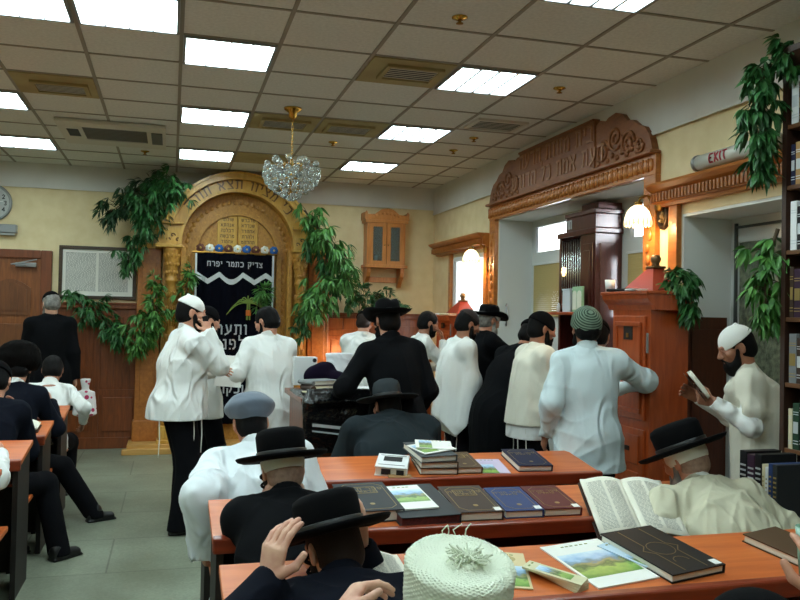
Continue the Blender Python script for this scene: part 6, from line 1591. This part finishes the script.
# readers at the centre desks
X, Y = 2.37, 2.82
p = person('man in beige shirt and wide tilted black hat seated before the open folio', X, Y, 4, 1.0, sit=True, seat=.40, lean=37, curl=13, top=BEIGE, top_ease=.034, wide=1.25, sh_w=.215, wr=(.16, .24, .64), er=(.2, -.5, -1), wl=(-.16, .24, .64), el=(-.2, -.5, -1), head=(22, 14, -5), hair=('thin', 'stubble'), beard=('full', 'grey'), kip=dict(rim=-.008, t=.012, tilt=-.1), kipmat=KIPW, hat='flat', hat_tilt=(-2, -2), hat_scale=1.13, collar=mat('collar_white', (226, 228, 222), .8), skin=0, vox=.005, seed=30, fold=.008, peyot='grey')
X, Y = .48, 3.72
p = person('man in grey cap and loose white shirt seated between the far desks', X, Y, 4, 1.0, sit=True, seat=.44, lean=27, curl=14, side=-5, top=WHITEB, top_ease=.034, sleeve=1.3, wide=1.12, sh_w=.19, wr=(.22, .34, .84), er=(.3, -.3, -1), wl=(-.31, .06, .56), el=(-.3, -.8, -.2), hand_l=dict(f=(.1, .6, -.6), n=(.8, .2, 0), curl=.6), head=(14, 3, -2), hair=('crop', 'black'), skin=0, vox=.0055, seed=31, fold=.010, collar=WHITEB)
S_ = SDF(); S_.ecap((-.24, -.06, .40), (-.22, -.08, .10), .10, .03, .13, .04, (.6, .8, 0), .02); S_.disp = folds(41, .010, 22, 8); S_.mesh('shirt_tail', .007, WHITEB, p.root)
S_ = SDF()                                             # flat cap: soft full crown drooping over a short peak
S_.ell((0, -.02, .075), (.125, .135, .058), RX(-.1), .02); S_.ell((0, -.03, .05), (.098, .112, .05), None, .03); S_.ell((0, -.01, .115), (.075, .085, .035), None, .05)
S_.ecap((0, .08, .055), (0, .13, .045), .075, .014, .06, .010, (1, 0, 0), .01); S_.cut((0, .15, -1), (0, -.03, .022))
S_.disp = folds(33, .007, 22, 18, 5, .5)
o = S_.mesh('flat_cap', .005, mat('cap_blue_grey', (98, 108, 122), .9, sheen=.2, bump=(500, .3, .001)), p.root); o.matrix_local = p.hq
X, Y = .47, 2.82
p = person('man in black suit, flat black hat and sidelocks seated at the middle desk', X, Y, 2, 1.0, sit=True, seat=.44, lean=41, curl=12, top=SUIT, top_name='jacket', top_ease=.026, wide=1.1, sh_w=.18, wr=(.10, .50, .84), er=(.3, -.1, -1), wl=(-.08, .50, .84), el=(-.3, -.1, -1), head=(16, 8, -2), hair=('thin', 'stubble'), kip=dict(rim=-.006, t=.012, tilt=-.12), kipmat=KIPW, hat='flat', hat_tilt=(2, 0), beard=('full', 'brown'), skin=2, vox=.0045, seed=32, lapel=SUIT, hat_scale=1.05, peyot='left', fold=.006)
X, Y = .53, 1.90
p = person('man in midnight suit bowed at the nearest desk, hands at his black hat', X, Y, 4, 1.0, sit=True, seat=.44, lean=48, curl=12, top=SUITN, top_name='jacket', top_ease=.026, wide=1.1, sh_w=.18, wl=(-.235, .34, .89), el=(-.4, -.3, -1), hand_l=dict(f=(.16, .06, 1), n=(.85, .5, 0), curl=.40, spread=.05, thumb=.5, k=1.2), wr=(.105, .60, .88), er=(.4, .1, -1), hand_r=dict(f=(-.1, -.04, 1), n=(-.5, .85, 0), curl=.2, spread=.08, thumb=.5, k=1.1), head=(22, 16, -3), neck=.118, lapel=SUITN, hair=('thin', 'brown'), hat='flat', hat_tilt=(0, 0), hat_scale=1.05, beard=('full', 'brown'), skin=2, vox=.0042, seed=33, peyot='left', fold=.006)
X, Y = .61, 1.16
p = person('man in a pale knitted hat at the bottom edge, hand beside his head', X, Y, 0, 1.0, sit=True, seat=.465, lean=45, curl=14, top=WHITE, wl=(-.265, .50, 1.0), el=(-.6, .1, -1), hand_l=dict(f=(.55, .35, .5), n=(.3, -.3, -.9), curl=.75, spread=.06, k=.95), wr=(.2, .36, .85), head=(2, 0, 0), hair=('crop', 'brown'), skin=2, vox=.0042, seed=34)
S_ = SDF()
S_.ecap((0, -.02, .01), (0, -.02, .15), .113, .127, .118, .130, (1, 0, 0), .012, .25); S_.ecap((0, -.02, .166), (0, -.02, .24), .096, .108, .10, .112, (1, 0, 0), .014, .14, 's')
S_.ell((0, -.02, .145), (.085, .095, .014), None, .02); S_.ell((.012, -.035, .158), (.036, .036, .022), None, .02)
S_.cut((0, 0, 1), (0, 0, .170))
def knit(P):
    a = np.arctan2(P[:, 0], P[:, 1] + .02); r = np.hypot(P[:, 0], P[:, 1] + .02)
    return .0022 * np.sin(a * 44) * np.sin((P[:, 2] - r) * 620) + folds(35, .003, 30, 30)(P)
S_.disp = knit
kn = mat('knit_offwhite', (222, 228, 208), .95, bump=(260, .6, .003))
o = S_.mesh('knitted_hat', .0026, kn, p.root); o.matrix_local = p.hq @ Matrix.Translation((0, -.01, -.012)) @ Matrix.Rotation(RAD(14), 4, 'X')
m = MB(); rs = random.Random(8)
for q in range(70):
    a = rs.uniform(0, 6.28); r = rs.uniform(.0, .03); L = rs.uniform(.012, .03)
    b = Vector((.012 + r * math.cos(a), -.035 + r * math.sin(a), .176 - r * .3)); m.tube([b, b + Vector((math.cos(a) * L * .5, math.sin(a) * L * .5, L * .45)), b + Vector((math.cos(a) * L, math.sin(a) * L, L * rs.uniform(-.1, .9)))], .0022, 5)
for q in range(5): 
    x_ = rs.uniform(-.06, .06); m.tube([(x_, .092, .155), (x_ + rs.uniform(-.01, .01), .096, .172), (x_ + rs.uniform(-.015, .015), .096, .186)], .0015, 5)
m.build('yarn_tuft', kn, o)
X, Y = .99, .72
w = TL(X, Y, 0)
p = person('person at the lower right corner raising a green cup', X, Y, 0, 1.0, sit=True, seat=.44, lean=36, curl=12, top=SUIT, top_name='jacket', wr=w(1.30, 1.35, 1.055), er=(.6, -.1, -1), hand_r=dict(f=(-.05, .15, 1), n=(.3, .95, 0), curl=.62, spread=.05, k=1.05), wl=(-.2, .4, .84), head=(20, 0, 0), hair=('full', 'black'), kip=dict(rim=.02, t=.018), skin=0, vox=.0045, seed=36)
t = thing('plastic_cup', 'pale green plastic cup in the hand at the lower right corner', 'cup', (1.315, 1.415, 1.10)); MB().lathe([(.026, 0), (.034, .10), (.032, .10), (.025, .004), (0, .004)], 24).build('cup', mat('cup_green', (170, 214, 190), .25, trans=.35), t, True)
# ============================================================ light and camera
w = bpy.data.worlds.new('sky_world'); SC.world = w; w.use_nodes = True
bg = w.node_tree.nodes['Background']; bg.inputs['Color'].default_value = (.86, .93, 1, 1); bg.inputs['Strength'].default_value = 36.0
ca = bpy.data.cameras.new('camera'); co = bpy.data.objects.new('camera', ca); COL.objects.link(co)
yaw, pit, rol, FPX = RAD(15.75), RAD(1.1), RAD(1.15), 810.0
fw = Vector((math.sin(yaw) * math.cos(pit), math.cos(yaw) * math.cos(pit), math.sin(pit))); r0 = Vector((math.cos(yaw), -math.sin(yaw), 0)); u0 = r0.cross(fw)
r_ = r0 * math.cos(rol) + u0 * math.sin(rol); u_ = u0 * math.cos(rol) - r0 * math.sin(rol)
M = Matrix((r_, u_, -fw)).transposed().to_4x4(); M.translation = (0, 0, 1.63); co.matrix_world = M
ca.sensor_width = 36; ca.lens = FPX / 800 * 36; ca.clip_start = .05; SC.camera = co
vs = SC.view_settings; vs.view_transform = 'Standard'; vs.look = 'None'; vs.exposure = 0.0; vs.gamma = 1; vs.use_curve_mapping = False
SC.cycles.use_denoising = True; SC.cycles.max_bounces = 10; SC.cycles.diffuse_bounces = 6; SC.cycles.glossy_bounces = 4; SC.cycles.transmission_bounces = 8; SC.cycles.sample_clamp_indirect = 6; SC.cycles.caustics_reflective = False; SC.cycles.caustics_refractive = False
